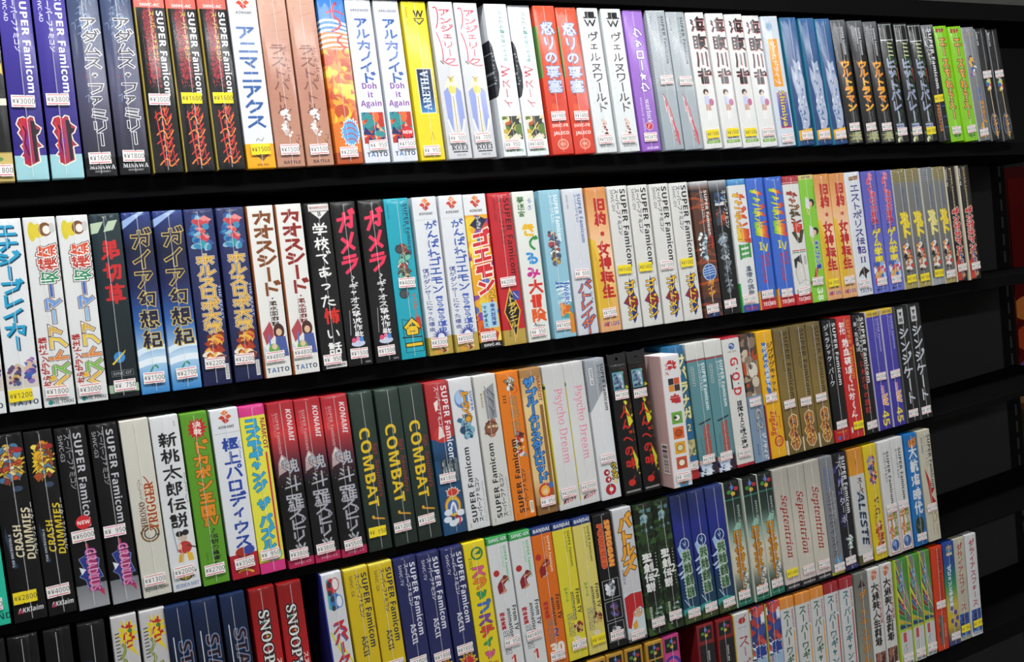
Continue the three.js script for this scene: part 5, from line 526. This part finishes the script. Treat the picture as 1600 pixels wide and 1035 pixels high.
// ---------------------------------------------------------------- what stands where: left edge on the shelf (mm), width (mm), then the boxes in order with their price tags
// tag: w white, y yellow, p white with pink rule, n = also a round NEW sticker, - none
const SHELVES = [
  { name: 'top shelf', h: 0.1895, sag: [-0.0100, 0.0098, -0.0007], lean: (x) => -0.015 - 0.106 * x, gap: 0,
    at: '-323:30.5 -292:30.6 -260:31.1 -228:30.9 -196:31.4 -163:31.8 -130:32.1 -97:31.3 -64:32.5 -32:33.7 2:33.9 37:33.8 71:33.7 105:34.9 141:34.6 177:34.2 211:34.2 253:34.1 288:33.7 324:33.6 358:33.8 392:33.7 427:35.4 465:34.0 500:36.1 536:34.7 571:33.6 606:34.4 640:34.8 676:33.1 710:34.0 745:37.3 784:34.1 818:31.0 850:34.2 888:32.3 922:30.8 955:31.8 988:31.3 1020:31.9 1054:30.2 1085:33.1 1119:32.2 1151:31.9 1184:30.0 1217:29.6',
    is: 'gilt:w800 violet:w3000 violet:w3800 haunted:w1600 haunted:w1800 ember:w3000 ember:y1600 ember:y1600 animania:y1500 parchment:w1500 parchment:w1500 canyon:w2000 doh:w950 doh:p1500n arcana:w950 angel:w500 angel:w700 sandcity:w950 sandcity:w1400 fortress:w1980 fortress:w1480 topper:w1500 topper:w1800 warlock:w3470 silver:w1500 silver:w1500 umi:y1500 umi:y1500 umi:y1500 umi:w1000 sunnyroll:w1150 mecha:w1800 mecha:w1800 mecha:w1500 goldbolt:w1500 goldbolt:w1500 goldbolt:w1500 circuit:w1500 circuit:w1800 circuit:y1780 hunter:y1500 lime:w1500 lime:w1800 dunk4:w1800 lance:w1500 lance:w1500' },
  { name: 'second shelf', h: 0.1915, sag: [0.0041, -0.0032, -0.2336], lean: (x) => -0.006 - 0.061 * x, gap: 0,
    at: '-357:30.5 -325:30.1 -294:30.3 -263:30.0 -232:29.8 -201:29.5 -170:31.1 -138:31.5 -104:30.9 -72:31.5 -40:31.4 -6:30.3 25:31.1 58:32.0 91:32.2 127:32.6 161:33.0 195:32.0 228:32.9 261:35.1 301:34.1 336:34.4 373:32.5 405:34.2 440:34.2 475:34.9 510:34.0 545:34.8 580:33.6 615:32.5 648:33.2 682:34.7 717:33.1 751:30.8 782:32.3 815:31.4 846:32.0 880:34.0 914:33.5 948:31.3 980:31.6 1013:30.7 1044:28.4 1074:27.6 1104:29.2',
    is: 'energy:w950 energy:y1200 harvest:w1800 harvest:w3000 otogiri:w750 gaia:w1500 gaia:w2700 beast:w2200 beast:w2200 chaosbrown:w4800 chaosred:w4800 school:w950 turtle:w1500 turtle:w1500 teal:w4000 dancer:w3300 dancer:w5500 goemon:w4500 redwish:w2080 mascotte:w550 wars:w1400 patrol:w500 testament:w1500 ogon:y1400 ogon:y1400 ogon:w1500 ogon:y1500 rustsky:w1500 onyx:w950 wing3:w1200 wing4:w2000 wing4:w1200 wing5:w1500 grass:w2000 testament:y950 testament:w1200 legend2:w1200 periwinkle:w1000 periwinkle:w1500 stormgold:y1180 stormgold:y1180 stormsilver:y1180 stormgold:w1650 muscle:w1500 muscle:w1500' },
  { name: 'third shelf', h: 0.1890, sag: [0.0285, -0.0210, -0.4521], lean: (x) => -0.026 - 0.043 * x, gap: 0,
    at: '-377:30 -345:31.0 -314:27.3 -286:30.3 -254:28.8 -224:29.5 -194:29.9 -163:29.1 -132:31.2 -101:29.2 -70:30.4 -39:30.7 -8:31.8 25:29.5 57:30.5 88:31.3 121:31.3 153:31.7 186:31.6 218:31.5 251:31.0 283:33.0 316:31.4 349:31.5 382:30.8 413:34.5 449:34.0 482:30.4 514:33.9 548:31.5 581:32.3 615:28.6 645:31.2 677:31.0 710:31.8 742:29.6 773:30.3 804:31.6 836:28.9 867:31.5 900:29.1 931:29.0 962:28.8',
    is: 'mint:w500 crashwhite:y2800 crashyellow:w4000 starfighter:w6000n starfighter:p950 chrono:w1300 peach:w2000 dokapon:w2700 parodius:w3500 puzzle:w950 contra:w3800 contra:w3800 contra:w5500 combat:y950 combat:w1200 combat:w1200 castle:w1800 bluecrest:- greycrest:- orangecrest:- crystal:w950 psycho:w2000 psycho:w2000 quizrings:w4000 spice:w1800 spice:w2500 mahjong:w500 survival:w950 rescue:w2980 rescue:w3000 divine:w2400 genocide:w2000 zigzag:w950 bronze:w3000 bronze:w4800 bronze:w4800 jungle:w3800 hotblood:y1480 elegy:w1500 indigo:w2800 indigo:w1500 syndicate:w1100 syndicate:p950' },
  { name: 'fourth shelf', h: 0.1838, sag: [0.0276, -0.0231, -0.6500], lean: (x) => (x < -0.2 ? 0.005 : x < -0.06 ? -0.02 : -0.04) - 0.012 * Math.max(0, x), gap: 0, top: true,
    at: '-382:26 -355:28.3 -323:26.4 -292:27.2 -260:26.3 -232:26.7 -203:27.2 -175:28.2 -145:27.6 -114:29.3 -83:28.3 -30:26.4 -2:30.1 29:29.6 59:29.5 89:29.9 120:30.1 151:30.7 183:30.4 214:31.4 245:30.3 276:30.0 307:29.2 337:30.6 369:31.1 401:33.3 434:28.8 464:29.9 494:29.8 525:31.5 557:31.3 590:30.1 621:30.2 651:29.6 680:31.9 712:31.4 744:27.4 772:30.6 805:31.6 838:27.8 868:28.3 897:28.6 928:29.1 959:29.4',
    is: 'darkplain:- darkplain:- darkplain:- darkarc:- burst:- burst:- star:- star:- star:- redcomic:- redcomic:- wagons:w950 goldwiz:w950 goldwiz:w950 navywiz:w1800 navywiz:w1800 navywiz:w1800 slap:- slamgreen:w950 slamgreen:w1400 slamorange:w1600 slamyellow:w1200 slampale:y1400 sprig:w1500 zenki:w2000 forest:w1100 forest:w1500 isle:w2000 isle:w1200 isle:w1200 saga:w1800 saga:w1800 saga:w1800 septet:y1500 septet:w1800 septet:w1500 sonicwing:w1500 starfield:w1500 aleste:w1500 heroine:w1980 worldgold:w1500 worldgold:w1500 voyage:w1500 paladin:w1500' },
  { name: 'lowest shelf', h: 0.1735, sag: [0.0195, -0.0171, -0.8316], lean: () => -0.006, gap: 0, top: true,
    at: '303:28 332:28.2 361:30.2 394:29.7 424:29.2 483:31.1 516:30.1 547:30.0 577:30.9 608:29.2 637:28.3 666:30.1 697:28.2 726:29.9 757:28.5 788:28.7 817:27.2 846:26.7 876:29.1 906:26.9 934:25.3 961:27.0 990:27.8 1018:27.2 1046:27.8',
    is: 'padgold:- padgold:- padgold:- padgold:- padpink:- padred:- padred:- superred:- brawl:- brawl:- wagangreen:- wagangreen:- wagangreen:- waganteal:- waganteal:- darkking:- lifegame:w2000 lifegame:w2000 rays:w1500 rays:w1200 rays:w950 colossus:w1500 galaxy:w1500 dariuscream:y950 dariuswhite:y950' },
];
const sagAt = (s, x) => s.sag[0] * x * x + s.sag[1] * x + s.sag[2];
for (const s of SHELVES) { s.boxes = s.is.split(' ').map((t) => { const [key, tag] = t.split(':'); return { key, tag }; }); s.at.split(' ').forEach((t, i) => { const [x, w] = t.split(':').map(Number); Object.assign(s.boxes[i], { x: x / 1000, w: w / 1000 }); }); }

// ---------------------------------------------------------------- the spines go to print: 31 to a sheet
const CW = 128, CH = 1000, COLS = 16, ROWS = 2, SC = 1.28, keys = [...new Set(SHELVES.flatMap((s) => s.boxes.map((b) => b.key)))];
const sheets = [], cellOf = {};
keys.forEach((key, i) => {
  const n = Math.floor(i / (COLS * ROWS)), k = i % (COLS * ROWS);
  if (!sheets[n]) { const cvs = document.createElement('canvas'); cvs.width = CW * COLS; cvs.height = 872 * ROWS; sheets[n] = cvs; const q = cvs.getContext('2d'); q.fillStyle = '#333'; q.fillRect(0, 0, cvs.width, cvs.height); }
  const px = (k % COLS) * CW, py = Math.floor(k / COLS) * 872;
  c = sheets[n].getContext('2d'); c.save(); c.beginPath(); c.rect(px, py, CW, 872); c.clip(); c.translate(px + 4, py + 8); c.scale(1.2, SC);
  D[key].draw(); c.restore();
  cellOf[key] = { n, u0: (px + 4) / sheets[n].width, u1: (px + 124) / sheets[n].width, v1: 1 - (py + 8) / sheets[n].height, v0: 1 - (py + 8 + 668 * SC) / sheets[n].height };
});
const noise = (w, h, f) => { const d = new Uint8Array(w * h * 4); for (let y = 0; y < h; y++) for (let x = 0; x < w; x++) { const v = Math.max(0, Math.min(255, f(x, y))); d.set([v, v, v, 255], (y * w + x) * 4); } const t = new THREE.DataTexture(d, w, h); t.magFilter = THREE.LinearFilter; t.minFilter = THREE.LinearFilter; t.wrapS = t.wrapT = THREE.RepeatWrapping; t.needsUpdate = true; return t; };
const printMats = sheets.map((cvs) => { const t = new THREE.CanvasTexture(cvs); t.colorSpace = THREE.SRGBColorSpace; return new THREE.MeshPhysicalMaterial({ map: t, roughness: 0.5, specularIntensity: 0.35 }); });

// price tags: one sheet of small printed labels
const tagKeys = [...new Set(SHELVES.flatMap((s) => s.boxes.map((b) => b.tag.replace('n', ''))))].filter((t) => t !== '-'), tagSheet = document.createElement('canvas');
tagSheet.width = 1024; tagSheet.height = 1024;
{
  const q = tagSheet.getContext('2d'); q.fillStyle = '#ddd'; q.fillRect(0, 0, 1024, 1024);
  tagKeys.forEach((t, i) => {
    const x = (i % 8) * 128, y = Math.floor(i / 8) * 72, yel = t[0] === 'y';
    q.fillStyle = yel ? '#e8d21a' : '#e9e7e4'; q.fillRect(x, y, 128, 72);
    if (!yel) { q.fillStyle = t[0] === 'p' ? '#e8508c' : '#cf3a44'; q.fillRect(x + 8, y + 7, 112, 4); q.fillRect(x + 8, y + 60, 112, 5); }
    q.font = '37px monospace'; q.textAlign = 'left'; q.textBaseline = 'middle'; q.fillStyle = '#2c2622'; const s = t.slice(1).padStart(4, ' ');
    q.save(); q.translate(x + 24, y + 37); q.scale(0.94, 1.12); q.fillText('\u00a5' + s, 0, 0); q.restore();
    q.fillRect(x + 9, y + 26, 11, 3); q.fillRect(x + 9, y + 34, 11, 3); q.fillRect(x + 9, y + 42, 11, 3); q.fillRect(x + 9, y + 26, 3, 18); q.fillRect(x + 17, y + 26, 3, 22);
  });
  q.fillStyle = '#c8242c'; q.fillRect(0, 952, 72, 72); q.fillStyle = '#f4e6e2'; q.font = 'bold 25px sans-serif'; q.textAlign = 'center'; q.textBaseline = 'middle'; q.fillText('NEW', 36, 988);
}
const tagTex = new THREE.CanvasTexture(tagSheet); tagTex.colorSpace = THREE.SRGBColorSpace;
const tagMat = new THREE.MeshStandardMaterial({ map: tagTex, roughness: 0.55 });
const TW = 0.0212, TH = 0.0119;
const tagGeo = {};
function tagGeometry(t) {
  if (tagGeo[t]) return tagGeo[t];
  const i = tagKeys.indexOf(t), x = (i % 8) * 128 / 1024, y = 1 - Math.floor(i / 8) * 72 / 1024, w = TW / 2, h = TH / 2, n = 0.0008, s = new THREE.Shape();
  // the security nicks in the edges of the label
  s.moveTo(-w, -h); s.lineTo(-0.002, -h); s.lineTo(-0.0012, -h + n); s.lineTo(-0.0004, -h); s.lineTo(w, -h); s.lineTo(w, -0.0006); s.lineTo(w - n, 0); s.lineTo(w, 0.0006); s.lineTo(w, h); s.lineTo(0.003, h); s.lineTo(0.0022, h - n); s.lineTo(0.0014, h); s.lineTo(-w, h); s.closePath();
  const g = new THREE.ExtrudeGeometry(s, { depth: 0.0003, bevelEnabled: false }), p = g.attributes.position, uv = g.attributes.uv;
  for (let k = 0; k < p.count; k++) uv.setXY(k, x + (p.getX(k) + w) / TW * 0.124 + 0.0005, y - (h - p.getY(k)) / TH * 0.0695 - 0.0004);
  return tagGeo[t] = g;
}
const newGeo = new THREE.CylinderGeometry(0.0072, 0.0072, 0.0003, 28).rotateX(Math.PI / 2);
{ const p = newGeo.attributes.position, uv = newGeo.attributes.uv; for (let k = 0; k < p.count; k++) uv.setXY(k, (36 + p.getX(k) / 0.0072 * 33) / 1024, (36 + p.getY(k) / 0.0072 * 33) / 1024); }

// ---------------------------------------------------------------- a boxed game
const DEPTH = 0.105;
function cartonGeometry(w, h, d, skew, cell) {
  const g = new RoundedBoxGeometry(w, h, d, 2, 0.0007), p = g.attributes.position, nrm = g.attributes.normal, uv = g.attributes.uv, U = (t) => cell.u0 + (cell.u1 - cell.u0) * t, Vv = (t) => cell.v0 + (cell.v1 - cell.v0) * t;
  for (let k = 0; k < p.count; k += 3) {
    let nx = 0, ny = 0, nz = 0; for (let j = 0; j < 3; j++) { nx += nrm.getX(k + j); ny += nrm.getY(k + j); nz += nrm.getZ(k + j); }
    for (let j = k; j < k + 3; j++) {
      const x = p.getX(j) / w + 0.5, y = p.getY(j) / h + 0.5, z = p.getZ(j) / d + 0.5;
      if (nz > 0.9) uv.setXY(j, U(x), Vv(y));
      else if (Math.abs(ny) > Math.max(Math.abs(nx), Math.abs(nz))) uv.setXY(j, U(x), Vv(ny > 0 ? 0.995 - (1 - z) * 0.02 : 0.005 + (1 - z) * 0.02));   // top and foot carry on the colour of the spine's ends
      else uv.setXY(j, U(nx > 0 ? 0.985 - (1 - z) * 0.02 : 0.015 + (1 - z) * 0.02), Vv(y));
    }
  }
  for (let k = 0; k < p.count; k++) { p.setXYZ(k, p.getX(k) + w / 2 + (p.getY(k) + h / 2) * skew, p.getY(k) + h / 2, p.getZ(k) - d / 2); }
  return g;
}
// shrink wrap: a crumpled clear sheet over the spine with a welded seam down the middle, six kinds
const wrapGeos = [0, 1, 2, 3, 4, 5].map((seed) => {
  const r = rng(seed * 31 + 5), nx = 22, ny = 72, g = new THREE.PlaneGeometry(1, 1, nx, ny), p = g.attributes.position, folds = [], ph = r() * 6.28, off = (r() - 0.5) * 0.06;
  for (let i = 0; i < 8; i++) folds.push([(r() - 0.5) * 0.9, r() - 0.5, (r() - 0.5) * 0.35, 0.06 + r() * 0.06, (r() - 0.3) * 0.0004, 0.14 + r() * 0.2]);
  for (let k = 0; k < p.count; k++) {
    const x = p.getX(k), y0 = p.getY(k), y = Math.sign(y0) * (0.5 - 0.5 * (1 - 2 * Math.abs(y0)) ** 1.7), sx = x - off; let z = 0.0003 + 0.0007 * (1 - Math.min(1, Math.abs(2 * sx)));   // drawn up to the weld
    for (const [fx, fy, sl, sw, am, len] of folds) { const d = (x - fx) + (y - fy) * sl, e = y - fy; z += am * Math.exp(-d * d / (sw * sw)) * Math.exp(-e * e / (len * len)); }
    z += 0.0004 * Math.sin(y * 7 + ph);
    const t = Math.min(1, (0.5 - Math.abs(y)) / 0.05), roll = Math.sqrt(Math.max(0, 1 - (1 - t) ** 2)), crimp = (1 - t) * 0.0005 * Math.sin(x * 21 + seed * 2);   // turned over the ends
    p.setXYZ(k, x, y, (Math.max(z + crimp, 0.0002)) * roll * Math.min(1, (0.5 - Math.abs(x)) * 9) + 0.00006);
  }
  g.computeVertexNormals(); return g.translate(0.5, 0.5, 0);
});
const wrapMat = new THREE.MeshPhysicalMaterial({ color: 0xffffff, transmission: 1, thickness: 0, roughness: 0.15, ior: 1.5 });

const seamMat = new THREE.MeshPhysicalMaterial({ color: 0xffffff, roughness: 0.3, transparent: true, opacity: 0.2 });
const seamGeo = new THREE.CylinderGeometry(0.00045, 0.00045, 1, 8, 1, true).translate(0, 0.5, 0);
const barMat = (() => { const q = document.createElement('canvas'); q.width = 64; q.height = 128; const g = q.getContext('2d'), r = rng(6); g.fillStyle = '#e0d2cf'; g.fillRect(0, 0, 64, 128); g.fillStyle = '#2a2422'; for (let y = 8; y < 120; y += 3 + r() * 5) g.fillRect(8, y, 48, 1 + r() * 3); const t = new THREE.CanvasTexture(q); t.colorSpace = THREE.SRGBColorSpace; return new THREE.MeshStandardMaterial({ map: t, roughness: 0.6 }); })();
const RANK = { 2: ['left', 'right'], 3: ['left', 'middle', 'right'], 4: ['first', 'second', 'third', 'fourth'] };
const tagWords = (t) => t === '-' ? '' : t[0] === 'y' ? 'yellow price tag' : 'white price tag';
let serial = 0;
for (const s of SHELVES) {
  const total = {}, seen = {}; for (const b of s.boxes) total[b.key] = (total[b.key] ?? 0) + 1;
  s.boxes.forEach((b, i) => {
    const r = rng(1000 * SHELVES.indexOf(s) + i * 17 + 3), d = D[b.key], cell = cellOf[b.key];
    let w = b.w, x0 = b.x, h = s.h, d0 = DEPTH, zf = (r() - 0.5) * 0.003, lean = s.lean(b.x + w / 2);
    const full = Math.min(w - 0.0013, 0.0312); x0 += w - 0.0006 - full; w = full;        // a box is never thicker than 31 mm: what is left over is the gap on its left
    if (b.key === 'mahjong') { h = 0.181; w = 0.0315; x0 = 0.4505; zf = 0.022; lean = -0.022; d0 = 0.12; }
    if (b.key === 'spice') { h = 0.178; zf = 0.004; w = 0.0285; x0 = b.x + 0.0015; }
    if (b.key === 'survival') { w = 0.0265; x0 = 0.4856; w = 0.0252; }
    if (b.key === 'mint') h = 0.186;
    const rot = -lean * 0.55, skew = lean * 0.45, y0 = Math.max(sagAt(s, x0), sagAt(s, x0 + w)) + 0.0005 + (rot < 0 ? w * Math.sin(-rot) : 0);
    const o = new THREE.Group(); o.name = numbered('game_box'); scene.add(o); o.position.set(x0, y0, zf); o.rotation.z = rot;
    const k = seen[b.key] = (seen[b.key] ?? -1) + 1, n = total[b.key];
    const place = n === 1 ? '' : n === 2 ? `, ${RANK[2][k]} of the pair` : n === 3 ? `, ${RANK[3][k]} of the three` : `, ${RANK[4][k]} of four`;
    o.userData = { label: `${d.label}${place}, ${s.name}`.split(' ').length > 16 ? `${d.label}${place}`.replace('game ', '') + ', ' + s.name : `${d.label}${place}, ${s.name}`, category: 'game box', group: `boxed games on the ${s.name}` };
    mesh('carton', cartonGeometry(w, h, d0, skew, cell), printMats[cell.n], o);
    const wr = mesh('plastic_wrap', wrapGeos[Math.floor(r() * 6)], wrapMat, o); wr.matrixAutoUpdate = false; wr.castShadow = false;
    if (b.key === 'mahjong') { const q = mesh('barcode', bx(0.0003, 0.042, 0.014, 0, 0, 0), barMat, o); q.position.set(-0.0003 + 0.04 * skew, 0.04, -0.011); q.rotation.z = -Math.atan(skew); q.userData.label = 'printed barcode on the side'; }
    if (b.key === 'spice') { const flap = mesh('hang_tab', cartonFlap, flapMat, o); flap.position.set(w / 2 + h * skew, h, -0.0012); }
    wr.matrix.set(w * 0.985, h * skew * 0.99, 0, w * 0.0075, 0, h * 0.99, 0, h * 0.005, 0, 0, 1, 0.0002, 0, 0, 0, 1);
    if (!['spice', 'mahjong'].includes(b.key)) { const q = mesh('wrap_seam', seamGeo, seamMat, o), u = w * (0.5 + (r() - 0.5) * 0.1); q.matrixAutoUpdate = false; q.castShadow = false; q.matrix.set(1, h * skew * 0.97, 0, u, 0, h * 0.97, 0, h * 0.015, 0, 0, 1, 0.0013, 0, 0, 0, 1); }
    if (b.tag !== '-') {
      const t = mesh('price_sticker', tagGeometry(b.tag.replace('n', '')), tagMat, o), v = (1 - d.at[0]) * h + (r() - 0.5) * 0.003, u = d.at[1] * w + (r() - 0.5) * 0.002;
      t.position.set(Math.min(Math.max(u, TW / 2 + 0.0006), w - TW / 2 - 0.0006) + v * skew, Math.max(v, TH / 2 + 0.001), 0.0013); t.rotation.z = -skew * 0.5 + (r() - 0.5) * 0.07;
      t.userData.label = `${b.tag[0] === 'y' ? 'yellow' : 'white'} price tag`;
      if (b.tag.includes('n')) { const q = mesh('round_sticker', newGeo, tagMat, o); q.position.set(u + v * skew + 0.002, t.position.y + 0.0135, 0.0016); q.userData.label = 'red round sticker'; }
    }
    serial++;
  });
}

// ---------------------------------------------------------------- the rack: black sheet-metal boards on slotted uprights in front of a back panel
const steel = new THREE.MeshPhysicalMaterial({ color: new THREE.Color(0.0035, 0.0035, 0.0036), roughness: 0.8, specularIntensity: 0.06, bumpMap: noise(64, 64, (x, y) => 110 + 60 * Math.sin(x * 12.9898 + y * 78.233 + Math.sin(x * y) * 43) ** 3), bumpScale: 0.0002 });
const panelMat = new THREE.MeshPhysicalMaterial({ color: new THREE.Color(0.019, 0.019, 0.0192), roughness: 0.8, specularIntensity: 0.2 });
const slotMat = new THREE.MeshStandardMaterial({ color: new THREE.Color(0.004, 0.004, 0.004), roughness: 0.8 });
const rack = new THREE.Group(); rack.name = numbered('shelf_rack'); scene.add(rack);
rack.userData = { label: 'tall black metal rack of shelves holding every game box', category: 'shelf rack' };
const XL = -0.75, XR = 1.435, BACK = -0.165;
const boardGeometry = (sag, thick, front, x0 = XL, x1 = XR) => {             // a board that sags a little under its load
  const s = new THREE.Shape(), n = 40, f = (x) => sag[0] * x * x + sag[1] * x + sag[2];
  for (let i = 0; i <= n; i++) { const x = x0 + (x1 - x0) * i / n; if (i) s.lineTo(x, f(x)); else s.moveTo(x, f(x)); }
  for (let i = n; i >= 0; i--) { const x = x0 + (x1 - x0) * i / n; s.lineTo(x, f(x) - thick); }
  const b = 0.0012, g = new THREE.ExtrudeGeometry(s, { depth: front - BACK - 2 * b, bevelEnabled: true, bevelThickness: b, bevelSize: b * 0.4, bevelOffset: -b * 0.4, bevelSegments: 2 });
  return g.translate(0, 0, BACK + b);
};
SHELVES.forEach((s, i) => mesh('shelf_board', boardGeometry(s.sag, [0.022, 0.019, 0.011, 0.0045, 0.03][i], [-0.010, -0.008, -0.006, -0.003, -0.003][i]), steel, rack));
mesh('shelf_board', boardGeometry([0, 0.004, 0.2225], 0.028, 0.004, XL, XR + 0.12), steel, rack).userData.label = 'top cover board';
mesh('shelf_board', boardGeometry([0, 0, -1.12], 0.03, 0.02), steel, rack);
for (const [x0, x1] of [[XL, 0.42], [0.51, XR - 0.03]]) mesh('back_panel', bx(x1 - x0, 1.38, 0.006, (x0 + x1) / 2, -0.47, BACK - 0.004), panelMat, rack);
for (const x of [0.465, XR - 0.01, XL + 0.02]) {
  const up = mesh('upright', bx(x === 0.465 ? 0.1 : 0.05, 1.74, 0.03, x, -0.62, BACK - 0.018), steel, rack);
  for (let i = 0; i < 44; i++) mesh('slot', bx(0.006, 0.022, 0.001, x + 0.008, 0.2 - i * 0.034, BACK - 0.0027), slotMat, up);
}
mesh('plinth', bx(XR - XL, 0.08, 0.15, (XL + XR) / 2, FLOOR + 0.041, -0.08), steel, rack);

// ---------------------------------------------------------------- what shows past the end of the rack
const redMat = new THREE.MeshPhysicalMaterial({ color: new THREE.Color(0.03, 0.0012, 0.0012), roughness: 0.8, specularIntensity: 0.15 });
{
  const cvs = document.createElement('canvas'); cvs.width = 256; cvs.height = 384; c = cvs.getContext('2d'); rc(0, 0, 256, 384, '#460808'); const r = rng(5);
  for (let i = 0; i < 26; i++) el(r() * 256, 190 + r() * 190, 14 + r() * 16, 12 + r() * 14, ['#a8622c', '#58407c', '#903818', '#b07c34'][i % 4]);
  const t = new THREE.CanvasTexture(cvs); t.colorSpace = THREE.SRGBColorSpace;
  const d = new THREE.Group(); d.name = numbered('display_stand'); d.position.set(2.22, FLOOR, -0.76); scene.add(d);
  d.userData = { label: 'dark red display stand beyond the far end of the rack', category: 'display stand' };
  mesh('stand_body', new RoundedBoxGeometry(0.6, 1.50, 0.5, 2, 0.01).translate(0, 0.75, 0), redMat, d);
  mesh('printed_sheet', bx(0.56, 0.62, 0.003, 0, 1.16, 0.252), new THREE.MeshPhysicalMaterial({ map: t, roughness: 0.9, specularIntensity: 0.1 }), d);
}
{
  const d = new THREE.Group(); d.name = numbered('carton_box'); d.position.set(1.76, FLOOR, -0.30); scene.add(d);
  d.userData = { label: 'brown cardboard box on the floor past the rack', category: 'cardboard box' };
  const m = new THREE.MeshStandardMaterial({ color: new THREE.Color(0.2, 0.1, 0.035), roughness: 0.8 });
  mesh('box_body', new RoundedBoxGeometry(0.3, 0.95, 0.3, 2, 0.004).translate(0, 0.475, 0), m, d); mesh('tape', bx(0.302, 0.95, 0.05, 0, 0.476, 0), new THREE.MeshStandardMaterial({ color: 0x3a2a12, roughness: 0.3 }), d);
}

{
  const d = new THREE.Group(); d.name = numbered('end_rack'); d.position.set(2.3, FLOOR, -1.07); scene.add(d);
  d.userData = { label: 'dark grey back of a further rack behind the display stand', category: 'shelf rack' };
  mesh('rear_panel', new RoundedBoxGeometry(1.9, 2.06, 0.02, 2, 0.004).translate(0.1, 1.03, 0), panelMat, d);
  for (const x of [-0.83, 0.83]) mesh('upright', bx(0.04, 2.07, 0.05, x < 0 ? x : 1.03, 1.035, 0.036), steel, d);
}

// ---------------------------------------------------------------- the room
const wallMat = new THREE.MeshStandardMaterial({ color: new THREE.Color(0.34, 0.34, 0.32), roughness: 0.9 });
const ceilMat = new THREE.MeshStandardMaterial({ color: new THREE.Color(0.4, 0.4, 0.39), roughness: 0.95 });
const floorMat = new THREE.MeshStandardMaterial({ color: new THREE.Color(0.12, 0.115, 0.11), roughness: 0.5 });
const X0 = -2.4, X1 = 4.3, Z0 = -1.15, Z1 = 3.6, HH = CEIL - FLOOR;
struct('floor', bx(X1 - X0 + 0.2, 0.1, Z1 - Z0 + 0.2, (X0 + X1) / 2, FLOOR - 0.05, (Z0 + Z1) / 2), floorMat);
struct('ceiling', bx(X1 - X0 + 0.2, 0.1, Z1 - Z0 + 0.2, (X0 + X1) / 2, CEIL + 0.05, (Z0 + Z1) / 2), ceilMat);
struct('wall_back', bx(X1 - X0 + 0.2, HH, 0.1, (X0 + X1) / 2, FLOOR + HH / 2, Z0 - 0.05), wallMat);
struct('wall_front', bx(X1 - X0 + 0.2, HH, 0.1, (X0 + X1) / 2, FLOOR + HH / 2, Z1 + 0.05), wallMat);
struct('wall_left', bx(0.1, HH, Z1 - Z0, X0 - 0.05, FLOOR + HH / 2, (Z0 + Z1) / 2), wallMat);
struct('wall_right', bx(0.1, HH, Z1 - Z0, X1 + 0.05, FLOOR + HH / 2, (Z0 + Z1) / 2), wallMat);

const bodyMat = new THREE.MeshStandardMaterial({ color: 0xdcdcdc, roughness: 0.5 });
LAMPS.forEach(([x, z, len, wid, power], i) => {
  const o = new THREE.Group(); o.name = numbered('ceiling_lamp'); o.position.set(x, CEIL, z); scene.add(o);
  o.userData = { label: ['fluorescent ceiling lamp right above the left half of the rack', 'short fluorescent ceiling lamp above the right end of the rack', 'left ceiling lamp of the far row across the aisle', 'middle ceiling lamp of the far row across the aisle', 'right ceiling lamp of the far row across the aisle'][i], category: 'lamp', group: 'ceiling lamps' };
  mesh('lamp_housing', new RoundedBoxGeometry(len + 0.04, 0.05, wid + 0.03, 2, 0.006).translate(0, -0.026, 0), bodyMat, o);
  mesh('lamp_diffuser', bx(len, 0.02, wid, 0, -0.061, 0), new THREE.MeshStandardMaterial({ color: 0xffffff, emissive: 0xffffff, emissiveIntensity: 6 }), o);
  const l = new THREE.RectAreaLight(0xfcfdff, power, len, wid); l.position.set(0, -0.075, 0); l.rotation.x = -Math.PI / 2; l.castShadow = true; o.add(l);
});

renderer.render(scene, camera);
